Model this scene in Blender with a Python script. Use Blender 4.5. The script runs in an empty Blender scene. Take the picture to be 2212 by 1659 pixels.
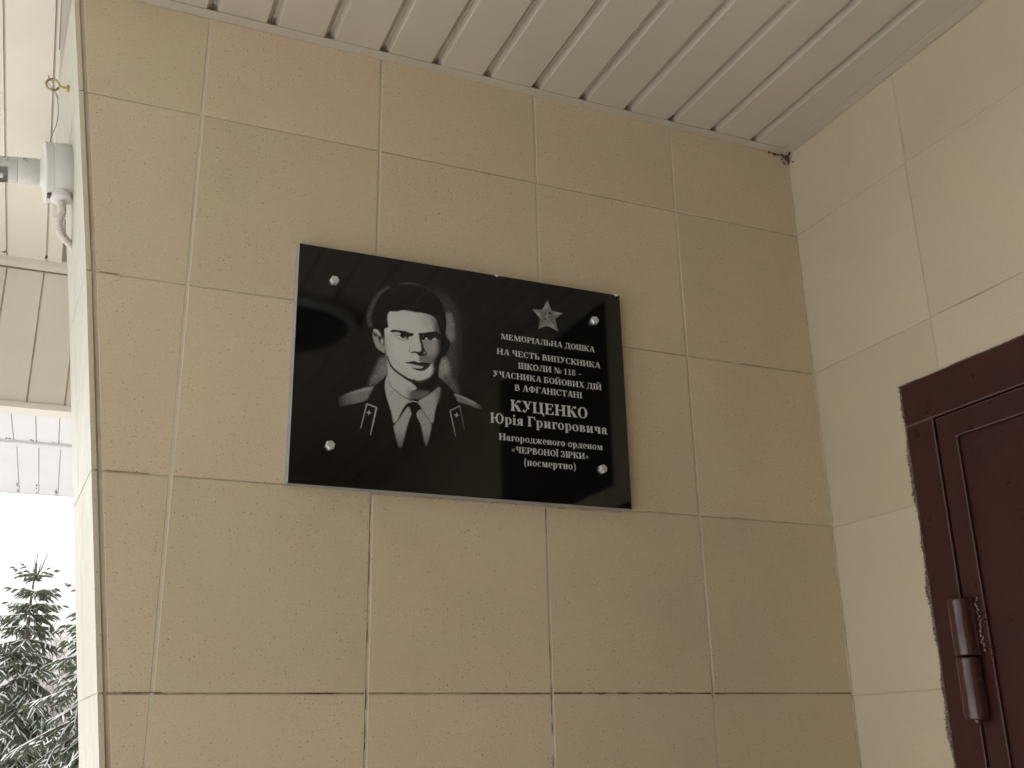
import bpy, bmesh, math, random
import numpy as np
from mathutils import Vector, Matrix
S = bpy.context.scene; COL = S.collection
# ================= camera, sky, sun, exposure =================
cam = bpy.data.cameras.new('camera'); co = bpy.data.objects.new('camera', cam); COL.objects.link(co); S.camera = co
RC = Matrix(((0.9171899, -0.11194535, -0.38240152), (-0.39794799, -0.30553874, -0.8650338), (-0.02000197, 0.94557618, -0.32478548)))
CC = Vector((-1.33834247, -1.5565147, -0.9838496))
co.matrix_world = Matrix.Translation(CC) @ RC.to_4x4()
cam.sensor_width = 36; cam.lens = 36*2279.1686/2212; cam.clip_start = .02; cam.clip_end = 400
SUN_EL, SUN_AZ = math.radians(40), math.radians(-48)      # azimuth from +Y towards +X
w = bpy.data.worlds.new('World'); S.world = w; w.use_nodes = True; nt = w.node_tree
bg = nt.nodes['Background']; sky = nt.nodes.new('ShaderNodeTexSky'); sky.sky_type = 'NISHITA'; sky.sun_disc = False
sky.sun_elevation = SUN_EL; sky.sun_rotation = SUN_AZ; sky.dust_density = 6; sky.air_density = 1.2
hs = nt.nodes.new('ShaderNodeHueSaturation'); hs.inputs['Saturation'].default_value = .12   # overcast: the blue is gone
nt.links.new(sky.outputs[0], hs.inputs['Color']); nt.links.new(hs.outputs[0], bg.inputs['Color']); bg.inputs['Strength'].default_value = .15
sl = bpy.data.lights.new('sun', 'SUN'); so = bpy.data.objects.new('sun', sl); COL.objects.link(so)
sl.energy = .5; sl.angle = math.radians(25); sl.color = (1, .97, .92)
sd = Vector((math.sin(SUN_AZ)*math.cos(SUN_EL), math.cos(SUN_AZ)*math.cos(SUN_EL), math.sin(SUN_EL)))
so.rotation_euler = sd.to_track_quat('Z', 'Y').to_euler()
S.view_settings.view_transform = 'Standard'; S.view_settings.look = 'None'; S.view_settings.gamma = 1; S.view_settings.use_curve_mapping = False
S.view_settings.exposure = 0.98
S.render.engine = 'CYCLES'; S.cycles.use_denoising = True; S.cycles.max_bounces = 10; S.cycles.diffuse_bounces = 6
S.cycles.sample_clamp_indirect = 8
random.seed(7); RNG = np.random.default_rng(7)
PI = math.pi; ZC = .1876; ZF = -2.52; ZG = -2.72      # ceiling trim, porch floor, ground (z = 0 is the top joint of the tiling)

# ================= helpers =================
def link(o, parent=None):
    COL.objects.link(o)
    if parent: o.parent = parent
    return o
def tag(o, label=None, cat=None, group=None, kind=None):
    if label: o['label'] = label
    if cat: o['category'] = cat
    if group: o['group'] = group
    if kind: o['kind'] = kind
    return o
def empty(name, loc=(0, 0, 0), **k):
    o = bpy.data.objects.new(name, None); o.location = loc; o.empty_display_size = .05; link(o); bpy.context.view_layer.update(); return tag(o, **k)
class MB:
    """collects plain geometry in world coordinates; build() makes ONE mesh object"""
    def __init__(s): s.v = []; s.f = []; s.m = []
    def add(s, vs, fs, mi=0):
        b = len(s.v); s.v += [tuple(p) for p in vs]; s.f += [tuple(i+b for i in f) for f in fs]; s.m += [mi]*len(fs); return s
    def box(s, x0, x1, y0, y1, z0, z1, mi=0):
        return s.add([(x, y, z) for z in (z0, z1) for y in (y0, y1) for x in (x0, x1)], [(0,2,3,1),(4,5,7,6),(0,1,5,4),(2,6,7,3),(0,4,6,2),(1,3,7,5)], mi)
    def prism(s, pts, vec, mi=0):
        n = len(pts); v = Vector(vec)
        return s.add([Vector(p) for p in pts]+[Vector(p)+v for p in pts], [tuple(range(n))[::-1], tuple(range(n, 2*n))]+[(i, (i+1) % n, n+(i+1) % n, n+i) for i in range(n)], mi)
    def tube(s, path, r, n=8, cap=True, mi=0, flat=1.0):
        path = [Vector(p) for p in path]; rr = r if hasattr(r, '__len__') else [r]*len(path); rings = []; up = None
        for i, p in enumerate(path):
            t = (path[min(i+1, len(path)-1)]-path[max(i-1, 0)]).normalized()
            if up is None: up = Vector((0, 0, 1)) if abs(t.z) < .9 else Vector((1, 0, 0))
            a = t.cross(up).normalized(); b = a.cross(t).normalized(); up = b
            rings.append([p+(a*math.cos(2*PI*k/n)+b*flat*math.sin(2*PI*k/n))*rr[i] for k in range(n)])
        vs = [q for g in rings for q in g]; fs = []
        for i in range(len(path)-1):
            for k in range(n): fs.append((i*n+k, i*n+(k+1) % n, (i+1)*n+(k+1) % n, (i+1)*n+k))
        if cap: fs += [tuple(range(n))[::-1], tuple((len(path)-1)*n+k for k in range(n))]
        return s.add(vs, fs, mi)
    def lathe(s, o, ax, prof, n=32, mi=0):
        """prof: (distance along the axis, radius)"""
        o = Vector(o); ax = Vector(ax).normalized()
        a = ax.cross(Vector((0, 0, 1)) if abs(ax.z) < .9 else Vector((0, 1, 0))).normalized(); b = ax.cross(a)
        vs = [o+ax*d+(a*math.cos(2*PI*k/n)+b*math.sin(2*PI*k/n))*r for d, r in prof for k in range(n)]; fs = []
        for i in range(len(prof)-1):
            for k in range(n): fs.append((i*n+k, i*n+(k+1) % n, (i+1)*n+(k+1) % n, (i+1)*n+k))
        fs += [tuple(range(n))[::-1], tuple((len(prof)-1)*n+k for k in range(n))]
        return s.add(vs, fs, mi)
    def build(s, name, mats, parent=None, bevel=0, em=-1, smooth=None, label=None, cat=None, group=None, kind=None, fix=True):
        me = bpy.data.meshes.new(name); me.from_pydata(s.v, [], s.f)
        for m in (mats if isinstance(mats, (list, tuple)) else [mats]): me.materials.append(m)
        me.polygons.foreach_set('material_index', s.m)
        if fix or bevel:
            bm = bmesh.new(); bm.from_mesh(me); bmesh.ops.recalc_face_normals(bm, faces=bm.faces)
            if bevel:
                ed = [e for e in bm.edges if len(e.link_faces) == 2 and e.calc_face_angle(0) > .6]
                bmesh.ops.bevel(bm, geom=ed, offset=bevel, segments=1 if bevel < .0009 else 2, affect='EDGES', clamp_overlap=True, material=em)
            bm.to_mesh(me); bm.free()
        if smooth is not None: me.shade_smooth(); me.set_sharp_from_angle(angle=math.radians(smooth))
        me.update(); o = bpy.data.objects.new(name, me); COL.objects.link(o)
        if parent: o.parent = parent; o.matrix_parent_inverse = parent.matrix_world.inverted()
        return tag(o, label, cat, group, kind)

# ================= materials =================
def mat(name):
    m = bpy.data.materials.new(name); m.use_nodes = True; t = m.node_tree; return m, t, t.nodes['Principled BSDF']
class N:
    """short way to write node graphs"""
    def __init__(s, t): s.t = t
    def n(s, ty, ins=None, **kw):
        nd = s.t.nodes.new('ShaderNode'+ty)
        for k, v in kw.items(): setattr(nd, k, v)
        for k, v in (ins or {}).items():
            if isinstance(v, bpy.types.NodeSocket): s.t.links.new(v, nd.inputs[k])
            else: nd.inputs[k].default_value = v
        return nd
    def noise(s, vec, sc, det=3, rough=.5): return s.n('TexNoise', {'Vector': vec, 'Scale': sc, 'Detail': det, 'Roughness': rough}).outputs['Fac']
    def math(s, op, a, b=0, c=0): return s.n('Math', {0: a, 1: b, 2: c}, operation=op).outputs[0]
    def ramp(s, f, a, b, lo=0, hi=1): return s.n('MapRange', {'Value': f, 'From Min': a, 'From Max': b, 'To Min': lo, 'To Max': hi}).outputs[0]
    def mix(s, f, a, b, mode='MIX'):
        nd = s.t.nodes.new('ShaderNodeMix'); nd.data_type = 'RGBA'; nd.blend_type = mode
        for i, v in ((0, f), (6, a), (7, b)):
            if isinstance(v, bpy.types.NodeSocket): s.t.links.new(v, nd.inputs[i])
            else: nd.inputs[i].default_value = (v if i == 0 else (*v, 1) if len(v) == 3 else v)
        return nd.outputs[2]
    def bump(s, h, st, dist=.001, nrm=None):
        d = {'Height': h, 'Strength': st, 'Distance': dist}
        if nrm: d['Normal'] = nrm
        return s.n('Bump', d).outputs[0]
def plain(name, col, rough=.5, metal=0, var=.06, sc=30, bump=.15, dist=.0006, spec=.5):
    m, t, p = mat(name); g = N(t); co_ = g.n('TexCoord').outputs['Object']
    f = g.noise(co_, sc, 4); f2 = g.noise(co_, sc*.17, 2)
    k = g.math('ADD', g.ramp(f, .3, .7, 1-var, 1+var), g.ramp(f2, .3, .7, -var, var))
    c = g.n('VectorMath', {0: (*col,), 1: k}, operation='MULTIPLY').outputs[0]
    t.links.new(c, p.inputs['Base Color']); p.inputs['Metallic'].default_value = metal
    t.links.new(g.ramp(f, .2, .8, rough-.05, rough+.07), p.inputs['Roughness']); p.inputs['Specular IOR Level'].default_value = spec
    t.links.new(g.bump(g.noise(co_, sc*6, 2), bump, dist), p.inputs['Normal'])
    return m
def tile_mat(name, base=(.52, .430, .284), pink=(.525, .418, .292), rough=.5, sp=1.0):
    m, t, p = mat(name); g = N(t); gm = g.n('NewGeometry').outputs['Position']; oi = g.n('ObjectInfo'); rnd = oi.outputs['Random']
    pos = g.n('VectorMath', {0: gm, 1: g.n('CombineXYZ', {'X': g.math('MULTIPLY', rnd, 13.7), 'Y': rnd, 'Z': g.math('MULTIPLY', rnd, 7.1)}).outputs[0]}, operation='ADD').outputs[0]
    c = g.mix(g.ramp(g.math('ADD', g.noise(pos, 7, 3, .6), g.math('MULTIPLY', rnd, .25)), .45, .85), base, pink)
    k = g.math('ADD', g.ramp(g.noise(pos, 3.2, 3), .3, .7, .965, 1.035), g.math('ADD', g.ramp(rnd, 0, 1, -.055, .04), g.ramp(g.noise(pos, 420, 2, .7), .3, .7, -.05, .05)))
    c = g.n('VectorMath', {0: c, 1: k}, operation='MULTIPLY').outputs[0]
    for sc, lim, rad, col, am in ((165, .28, .118, (.095, .065, .038), .95*sp), (300, .44, .18, (.19, .14, .085), .6*sp), (90, .05, .066, (.06, .042, .026), .9*sp), (480, .5, .22, (.30, .24, .15), .35*sp)):
        v = g.n('TexVoronoi', {'Vector': pos, 'Scale': sc}); ch = g.n('SeparateColor', {'Color': v.outputs['Color']})
        inside = g.ramp(v.outputs['Distance'], rad, rad*1.5, 1, 0)
        gate = g.math('LESS_THAN', ch.outputs[0], lim); dens = g.ramp(g.noise(pos, 5, 2), .35, .65, .55, 1)
        c = g.mix(g.math('MULTIPLY', g.math('MULTIPLY', inside, gate), g.math('MULTIPLY', dens, am)), c, col)
    # grime that gathers in streaks and patches
    c = g.mix(g.ramp(g.noise(gm, 2.1, 5, .65), .58, .75, 0, .22), c, (.27, .20, .12))
    t.links.new(c, p.inputs['Base Color'])
    t.links.new(g.ramp(g.noise(pos, 25, 4), .3, .7, rough-.07, rough+.1), p.inputs['Roughness'])
    t.links.new(g.bump(g.noise(pos, 600, 2), .18, .0004, g.bump(g.noise(pos, 9, 2), .35, .002)), p.inputs['Normal'])
    return m
def grout_mat(name, clean, dirt, lo, hi):
    m, t, p = mat(name); g = N(t); gm = g.n('NewGeometry').outputs['Position']
    c = g.mix(g.ramp(g.noise(gm, 5.5, 5, .7), lo, hi), clean, dirt)
    c = g.mix(g.ramp(g.noise(gm, 90, 3, .7), .45, .8, 0, .35), c, dirt)
    t.links.new(c, p.inputs['Base Color']); p.inputs['Roughness'].default_value = .9
    t.links.new(g.bump(g.noise(gm, 300, 3), .6, .0012), p.inputs['Normal']); return m
def paint_mat(name, col, rough=.28, streak=.2):
    m, t, p = mat(name); g = N(t); gm = g.n('NewGeometry').outputs['Position']
    st = g.n('Mapping', {'Vector': gm, 'Scale': (60, 60, 6)}).outputs[0]
    c = g.mix(g.ramp(g.noise(gm, 7, 5, .6), .3, .75, 0, .7), col, tuple(x*.62 for x in col[:1])+tuple(x*.8 for x in col[1:]))
    c = g.mix(g.ramp(g.noise(gm, 160, 3, .8), .72, .85, 0, .35), c, (.13, .085, .08))
    p.inputs['Specular IOR Level'].default_value = .36
    t.links.new(c, p.inputs['Base Color']); t.links.new(g.ramp(g.noise(gm, 30, 4), .3, .75, rough-.03, rough+.09), p.inputs['Roughness'])
    t.links.new(g.bump(g.noise(st, 1, 3), streak, .002, g.bump(g.noise(gm, 220, 3), .35, .0012)), p.inputs['Normal']); return m
M_TILE = tile_mat('beige_speckled_tile')
M_TILE2 = tile_mat('beige_tile_side_wall', (.465, .405, .280), (.47, .395, .288), sp=.6)
M_TILE3 = tile_mat('cream_tile_outer_face', (.385, .365, .295), (.385, .365, .30), sp=.35)
M_GROUT = grout_mat('light_grout', (.52, .455, .355), (.36, .29, .205), .55, .75)
M_GROUTD = grout_mat('dirty_shaded_grout', (.44, .37, .265), (.27, .215, .15), .45, .72)  # recess shade of the horizontal joints put into the darker colour, plus dirt patches
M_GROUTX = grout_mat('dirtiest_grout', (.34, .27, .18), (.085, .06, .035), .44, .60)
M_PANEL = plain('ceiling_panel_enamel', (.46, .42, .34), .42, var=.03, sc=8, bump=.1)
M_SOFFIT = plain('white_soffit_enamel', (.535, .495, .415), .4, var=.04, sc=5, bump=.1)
M_DARK = plain('dark_gap', (.10, .08, .055), .9, var=.2)
M_CEILD = plain('above_ceiling', (.22, .19, .15), .9, var=.1)
M_DOOR = paint_mat('oxblood_door_paint', (.046, .0125, .0105), .30)
M_DOORG = paint_mat('glossy_hinge_paint', (.050, .016, .014), .20, .12); M_DOORG.node_tree.nodes['Principled BSDF'].inputs['Specular IOR Level'].default_value = .75
M_WORN_HI = paint_mat('worn_edge_highlight_paint', (.15, .095, .088), .34, .3)  # lighter bevels: edge highlights put into the colour, along with wear
M_EDGE, _t, _p = mat('smeared_edge_paint'); _g = N(_t); _q = _g.n('NewGeometry').outputs['Position']
_c = _g.mix(_g.ramp(_g.noise(_q, 130, 4, .75), .40, .60), (.06, .024, .021), (.30, .235, .225)); _t.links.new(_c, _p.inputs['Base Color']); _p.inputs['Roughness'].default_value = .5
_t.links.new(_g.bump(_g.noise(_q, 240, 4), .9, .003), _p.inputs['Normal'])
M_SAWN = plain('sawn_stone_edge', (.27, .275, .265), .6, var=.10, sc=200, bump=.4)
M_CHIP = plain('chipped_stone', (.75, .72, .66), .8, var=.1, sc=200)
M_CHROME = plain('zinc_plated_steel', (.60, .61, .585), .36, metal=.6, var=.03, sc=60, bump=.0)
M_BRASS = plain('yellow_zinc', (.36, .275, .11), .38, metal=1, var=.15, sc=200, bump=.2)
M_WIRE = plain('steel_wire', (.22, .24, .26), .4, metal=.8, var=.1)
M_PLAS = plain('white_plastic', (.55, .535, .50), .42, var=.02, sc=20, bump=.08)
M_PLASG = plain('grey_white_plastic', (.47, .46, .43), .45, var=.03, sc=20, bump=.08)
M_COND = plain('conduit_plastic', (.50, .445, .39), .5, var=.03, sc=50)
M_GLUE = plain('brown_glue_smear', (.13, .075, .035), .6, var=.35, sc=200, bump=.5)
M_CONC = plain('porch_floor_tile', (.30, .26, .21), .6, var=.12, sc=12)
M_DGLASS, _t, _p = mat('dark_glass'); _p.inputs['Base Color'].default_value = (.01, .01, .012, 1); _p.inputs['Roughness'].default_value = .08
M_WEB = plain('cobweb_dust', (.07, .05, .035), 1, var=.3, sc=300)
# ---------- engraved face: raster helpers ----------
def crsmooth(p, n=6):
    p = np.asarray(p, float); m = len(p); out = []
    for i in range(m):
        a, b, c, d = p[i-1], p[i], p[(i+1) % m], p[(i+2) % m]
        for k in range(n):
            t = k / n
            out.append(.5*((2*b)+(-a+c)*t+(2*a-5*b+4*c-d)*t*t+(-a+3*b-3*c+d)*t**3))
    return np.array(out)
def polymask(pts, W, H, ss=3):
    """anti-aliased coverage of a polygon, returned with its window"""
    pts = np.asarray(pts, float)
    y0 = max(0, int(math.floor(pts[:, 1].min()))); y1 = min(H, int(math.ceil(pts[:, 1].max()))+1)
    x0 = max(0, int(math.floor(pts[:, 0].min()))-1); x1 = min(W, int(math.ceil(pts[:, 0].max()))+2)
    if y1 <= y0 or x1 <= x0: return None
    n = x1-x0; M = np.zeros((y1-y0, n)); xa, ya = pts[:, 0], pts[:, 1]; xb, yb = np.roll(xa, -1), np.roll(ya, -1)
    px = np.arange(n)
    for r in range(y0, y1):
        for s in range(ss):
            y = r+(s+.5)/ss
            k = (ya <= y) != (yb <= y)
            if not k.any(): continue
            xs = np.sort(xa[k]+(y-ya[k])/(yb[k]-ya[k])*(xb[k]-xa[k]))-x0
            for i in range(0, len(xs)-1, 2):
                M[r-y0] += np.clip(np.minimum(px+1, xs[i+1])-np.maximum(px, xs[i]), 0, 1)/ss
    return x0, y0, np.clip(M, 0, 1)
def gblur(M, s):
    if s < .3: return M
    k = int(math.ceil(s*2.6)); g = np.exp(-.5*(np.arange(-k, k+1)/s)**2); g /= g.sum()
    for ax in (0, 1):
        P = np.pad(M, [(k, k) if a == ax else (0, 0) for a in (0, 1)], mode='edge'); o = np.zeros_like(M)
        L = M.shape[ax]
        for i, w in enumerate(g):
            o += w*(P[i:i+L] if ax == 0 else P[:, i:i+L])
        M = o
    return M
class Canvas:
    CR = {'A': (1480, 1130, 6.506), 'B': (1480, 1330, 6.506), 'C': (1340, 1500, 3.687), 'P': (1320, 1080, 2.183), 'S': (2110, 1190, 11.06)}
    def __init__(s, x0, y0, w, h, sc):
        s.x0, s.y0, s.sc = x0, y0, sc; s.W, s.H = int(w*sc), int(h*sc); s.a = np.zeros((s.H, s.W))
    def xy(s, c, pts):
        ox, oy, k = s.CR[c]; p = np.asarray(pts, float)
        return np.stack([(ox+p[:, 0]/k-s.x0)*s.sc, (oy+p[:, 1]/k-s.y0)*s.sc], 1)
    def paint(s, m, v, blur, op=1):
        if m is None: return
        x0, y0, M = m; k = int(blur*3)+2
        xa, ya = max(0, x0-k), max(0, y0-k); xb, yb = min(s.W, x0+M.shape[1]+k), min(s.H, y0+M.shape[0]+k)
        F = np.zeros((yb-ya, xb-xa)); F[y0-ya:y0-ya+M.shape[0], x0-xa:x0-xa+M.shape[1]] = M
        F = gblur(F, blur)*op
        s.a[ya:yb, xa:xb] = s.a[ya:yb, xa:xb]*(1-F)+v*F
    def poly(s, c, pts, v, blur=.5, sm=True, op=1):
        p = s.xy(c, pts); p = crsmooth(p) if sm else p
        s.paint(polymask(p, s.W, s.H), v, blur/s.CR[c][2]*s.sc, op)
    def line(s, c, pts, w, v, blur=1, w2=None, op=1):
        p = s.xy(c, pts); w = w/s.CR[c][2]*s.sc*.5; w2 = w if w2 is None else w2/s.CR[c][2]*s.sc*.5
        if len(p) > 2:   # open smooth curve
            q = np.vstack([2*p[0]-p[1], p, 2*p[-1]-p[-2]]); o = []
            for i in range(1, len(q)-2):
                for k in range(6):
                    t = k/6; a, b, cc, d = q[i-1], q[i], q[i+1], q[i+2]
                    o.append(.5*((2*b)+(-a+cc)*t+(2*a-5*b+4*cc-d)*t*t+(-a+3*b-3*cc+d)*t**3))
            p = np.array(o+[q[-2]])
        t = np.gradient(p, axis=0); t /= np.linalg.norm(t, axis=1)[:, None]+1e-9; nn = np.stack([-t[:, 1], t[:, 0]], 1)
        ww = np.linspace(w, w2, len(p))[:, None]
        s.paint(polymask(np.vstack([p+nn*ww, (p-nn*ww)[::-1]]), s.W, s.H), v, blur/s.CR[c][2]*s.sc, op)

def portrait():
    c = Canvas(1320, 1080, 640, 760, 1.5); P, L = c.poly, c.line
    rng = np.random.default_rng(4)
    # soft halo
    P('P', [(880,170),(960,200),(1060,290),(1110,400),(1115,520),(1120,620),(1110,760),(1100,850),(1080,930),(1100,1040),(1000,980),(950,880),(960,780),(1020,600),(1000,380),(940,260)], .09, 42)
    P('P', [(1005,400),(1050,380),(1075,470),(1085,560),(1075,620),(1040,620),(1010,560)], .36, 13)
    P('P', [(955,790),(1010,770),(1040,850),(1030,940),(1000,970),(950,930)], .46, 13)
    P('P', [(960,930),(1060,930),(1120,1060),(1090,1090)], .15, 18)
    P('P', [(505,770),(440,770),(400,860),(340,1000),(400,985),(505,905)], .26, 16)
    P('P', [(505,830),(465,850),(450,930),(505,905)], .34, 14)
    L('P', [(350,500),(345,400),(375,300),(430,215),(520,150)], 34, .11, 12)
    L('P', [(600,130),(700,118),(800,148),(880,180)], 16, .10, 6)
    hat = np.clip(1+.5*gblur(rng.standard_normal(c.a.shape), 1.1)*2.2, .2, 1.9); c.a *= hat
    # hair, head shadow and jacket
    P('P', [(455,590),(400,520),(385,420),(395,320),(430,235),(500,170),(600,132),(720,127),(830,157),(930,230),(990,330),(1018,440),(1012,570),(1048,620),(1040,680),(1005,740),(975,770),(955,830),(948,930),(980,960),(1060,1040),(1110,1110),(1000,1150),(700,1000),(480,700)], 0, 4)
    P('P', [(500,915),(380,1015),(330,1140),(260,1400),(700,1600),(1200,1400),(1110,1130),(1080,1080),(960,945),(900,1000),(700,1200)], 0, 3, sm=False)
    # ear
    P('A', [(110,1551),(170,1690),(250,1760),(330,1818),(385,1815),(395,1700),(380,1500),(290,1400),(280,1350),(220,1260),(150,1215),(95,1225),(85,1290),(70,1400)], .5, 10)
    P('A', [(100,1230),(150,1218),(215,1258),(275,1350),(270,1390),(235,1385),(190,1330),(140,1290),(100,1280)], .78, 7)
    P('A', [(78,1305),(130,1298),(190,1345),(225,1405),(150,1415),(90,1370)], .10, 12)
    P('A', [(222,1395),(290,1410),(390,1480),(410,1640),(360,1640),(270,1590),(215,1480)], .08, 10)
    P('A', [(282,1485),(322,1468),(342,1530),(330,1600),(290,1570)], .72, 9)
    # neck
    P('B', [(445,690),(520,870),(640,1000),(800,1120),(960,1220),(1100,1330),(1200,1430),(1180,1490),(1060,1530),(1020,1690),(850,1650),(700,1545),(560,1410),(490,1270),(470,1150),(465,950)], .8, 14)
    P('C', [(1050,220),(1120,190),(1130,340),(1050,330)], .55, 16)
    P('C', [(1100,260),(1200,235),(1330,235),(1400,260),(1300,335),(1200,352),(1110,340)], .20, 16)
    # face
    P('A', [(460,860),(490,790),(540,752),(700,757),(850,728),(1000,740),(1150,770),(1350,792),(1550,845),(1650,905),(1725,985),(1750,1100),(1780,1250),(1800,1400),(1812,1650),(1800,1750),(1740,1900),(1665,2000),(1650,2150),(1660,2300),(1590,2430),(1450,2505),(1300,2547),(1130,2532),(950,2462),(800,2388),(680,2300),(560,2170),(490,2030),(440,1900),(412,1700),(397,1550),(390,1400),(378,1235),(420,1187),(480,1160),(465,1060),(455,950)], .93, 9)
    P('A', [(1180,760),(1550,845),(1725,985),(1780,1250),(1650,1270),(1400,1200),(1300,1000)], .68, 80, op=.8)
    P('A', [(1480,830),(1650,905),(1740,1000),(1790,1280),(1640,1270),(1640,1120),(1570,960)], .38, 40)
    P('A', [(1690,950),(1750,1000),(1800,1300),(1700,1280)], .13, 28)
    P('A', [(1150,768),(1350,784),(1550,836),(1660,895),(1738,980),(1765,1100),(1800,1300),(1950,1300),(1950,700),(1500,500),(1100,600)], 0, 9, sm=False)
    P('A', [(1370,1530),(1650,1500),(1800,1480),(1815,1750),(1700,2000),(1650,2080),(1480,2075),(1310,2055),(1305,1925),(1490,1895),(1480,1800),(1400,1650)], .42, 14)
    P('A', [(1500,1560),(1700,1560),(1730,1700),(1600,1830),(1500,1750)], .55, 45)
    P('A', [(1310,1915),(1640,1940),(1640,2100),(1320,2055)], .27, 16)
    P('A', [(1760,1450),(1840,1450),(1840,1750),(1720,2010),(1650,2140),(1660,1990),(1760,1790)], .03, 30)
    P('A', [(1650,2050),(1720,2200),(1690,2360),(1500,2510),(1630,2330),(1630,2150)], .06, 32)
    P('A', [(1150,2480),(1190,2485),(1170,2540),(1100,2530)], .5, 22, op=.6)
    P('A', [(385,1500),(440,1600),(470,1900),(430,1900),(400,1700)], .55, 26, op=.7)
    P('B', [(520,650),(700,900),(950,1130),(1150,1230),(1300,1240),(1500,1170),(1480,1080),(1200,1120),(950,1000),(750,800),(600,560)], .66, 50, op=.55)
    P('A', [(400,1400),(520,1350),(560,1600),(560,1900),(520,2050),(440,1850)], .66, 45, op=.5)
    # eyes and brows
    L('A', [(570,1330),(690,1320),(780,1310)], 60, .55, 22, op=.8)
    P('A', [(535,1262),(580,1227),(680,1232),(800,1245),(920,1262),(1020,1300),(1130,1325),(1135,1365),(1090,1400),(1015,1412),(1000,1470),(950,1472),(900,1452),(850,1452),(800,1425),(775,1375),(795,1335),(740,1292),(620,1290),(548,1292)], .02, 6)
    P('A', [(600,1312),(650,1300),(705,1312),(640,1335)], .75, 6)
    L('A', [(610,1375),(700,1345),(790,1336)], 17, .78, 4)
    L('A', [(640,1402),(700,1380),(780,1372)], 15, .05, 5)
    P('A', [(690,1412),(740,1392),(780,1398),(818,1448),(770,1446),(712,1428)], .92, 4)
    P('A', [(902,1446),(920,1408),(950,1444)], .9, 4)
    L('A', [(700,1435),(770,1470),(850,1500),(950,1495),(1010,1445)], 24, .28, 12)
    P('A', [(1248,1335),(1300,1312),(1450,1300),(1600,1275),(1770,1285),(1830,1400),(1790,1490),(1700,1450),(1650,1460),(1600,1505),(1500,1500),(1390,1505),(1335,1520),(1290,1480),(1280,1400)], .015, 9)
    P('A', [(1280,1400),(1335,1480),(1375,1560),(1400,1650),(1440,1750),(1482,1830),(1470,1892),(1300,1908),(1250,1860),(1300,1800),(1332,1740),(1318,1620),(1290,1500)], .05, 7)
    P('A', [(1432,1478),(1465,1430),(1508,1484)], .9, 4)
    L('A', [(1388,1508),(1500,1500),(1600,1516),(1642,1458)], 12, .5, 5)
    P('A', [(1365,1400),(1385,1375),(1400,1405)], .22, 6)
    # nose
    L('A', [(1040,1690),(1022,1770),(1058,1826),(1100,1832)], 17, .12, 7)
    P('A', [(1080,1815),(1150,1784),(1220,1800),(1260,1822),(1240,1848),(1150,1832),(1090,1842)], .02, 6)
    P('B', [(1205,530),(1280,500),(1450,500),(1482,565),(1460,602),(1300,612)], .03, 8)
    P('B', [(1385,512),(1440,500),(1452,556),(1400,560)], .26, 9)
    L('B', [(1300,622),(1390,618),(1470,608)], 8, .5, 4)
    # mouth
    P('B', [(902,775),(1000,765),(1100,745),(1180,748),(1250,778),(1330,772),(1450,780),(1595,797),(1570,832),(1450,872),(1350,882),(1200,852),(1080,822),(960,802)], .02, 6)
    P('B', [(1350,880),(1575,830),(1500,930),(1420,985),(1310,1003),(1180,972),(1075,905),(1200,930),(1330,930),(1385,890)], .03, 7)
    P('B', [(1060,855),(1200,855),(1365,885),(1330,922),(1200,918),(1095,892)], .75, 8)
    # jaw shadow and neck crease
    L('B', [(455,600),(490,740),(560,870),(650,975),(780,1080),(900,1160),(1020,1235),(1180,1260)], 26, .03, 9, w2=70)
    L('B', [(478,1130),(488,1260),(570,1420),(700,1535),(850,1655)], 20, .20, 7)
    # shirt collar, shirt, tie gap
    P('C', [(782,0),(750,60),(735,160),(750,280),(790,420),(830,540),(862,695),(880,702),(920,660),(960,580),(1000,500),(1060,420),(1125,402),(1090,370),(1000,320),(920,262),(850,195),(800,115)], .66, 5)
    P('C', [(1222,402),(1250,370),(1350,312),(1450,245),(1510,200),(1545,185),(1535,300),(1500,430),(1470,560),(1447,690),(1425,703),(1380,640),(1320,560),(1262,462)], .55, 7)
    P('C', [(1470,230),(1550,180),(1540,330),(1505,430),(1480,340)], .25, 20, op=.7)
    L('C', [(1122,380),(1212,400)], 9, 1.0, 2)
    P('C', [(1080,470),(1115,530),(1110,600),(1060,760),(1030,880),(1000,1000),(975,1075),(950,1075),(920,1000),(890,870),(870,760),(900,712),(965,625),(1025,530)], .55, 8)
    P('C', [(1210,560),(1268,512),(1330,592),(1390,665),(1420,745),(1400,870),(1370,1000),(1350,1060),(1325,1020),(1300,880),(1270,740),(1225,640)], .48, 8)
    L('C', [(1115,545),(1112,600)], 12, .85, 4); L('C', [(1210,560),(1228,640)], 10, .8, 4)
    # shoulder boards and tabs
    P('C', [(562,170),(545,215),(480,350),(400,385),(250,420),(60,470),(40,335),(250,252),(420,197)], .26, 12, sm=False)
    P('C', [(562,170),(545,212),(300,272),(100,330),(120,298),(430,195)], .46, 9, sm=False)
    L('C', [(470,360),(400,384),(250,420)], 8, .5, 4)
    P('C', [(1755,280),(1790,285),(1900,330),(2050,400),(2150,450),(2200,520),(2100,490),(1950,430),(1810,390),(1790,340)], .28, 10, sm=False)
    L('C', [(1760,285),(1900,335),(2080,420)], 16, .6, 6)
    L('C', [(1850,352),(1930,385)], 14, .12, 6)
    for a, b, w, v, w2 in (((378,790),(470,425),8,.62,17),((470,425),(615,480),14,.66,14),((522,888),(612,480),10,.7,22),((1780,905),(1697,525),8,.5,16),((1697,528),(1840,455),12,.55,12),((1910,810),(1840,455),5,.28,10)):
        L('C', [a, b], w, v, 4, w2=w2)
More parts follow.
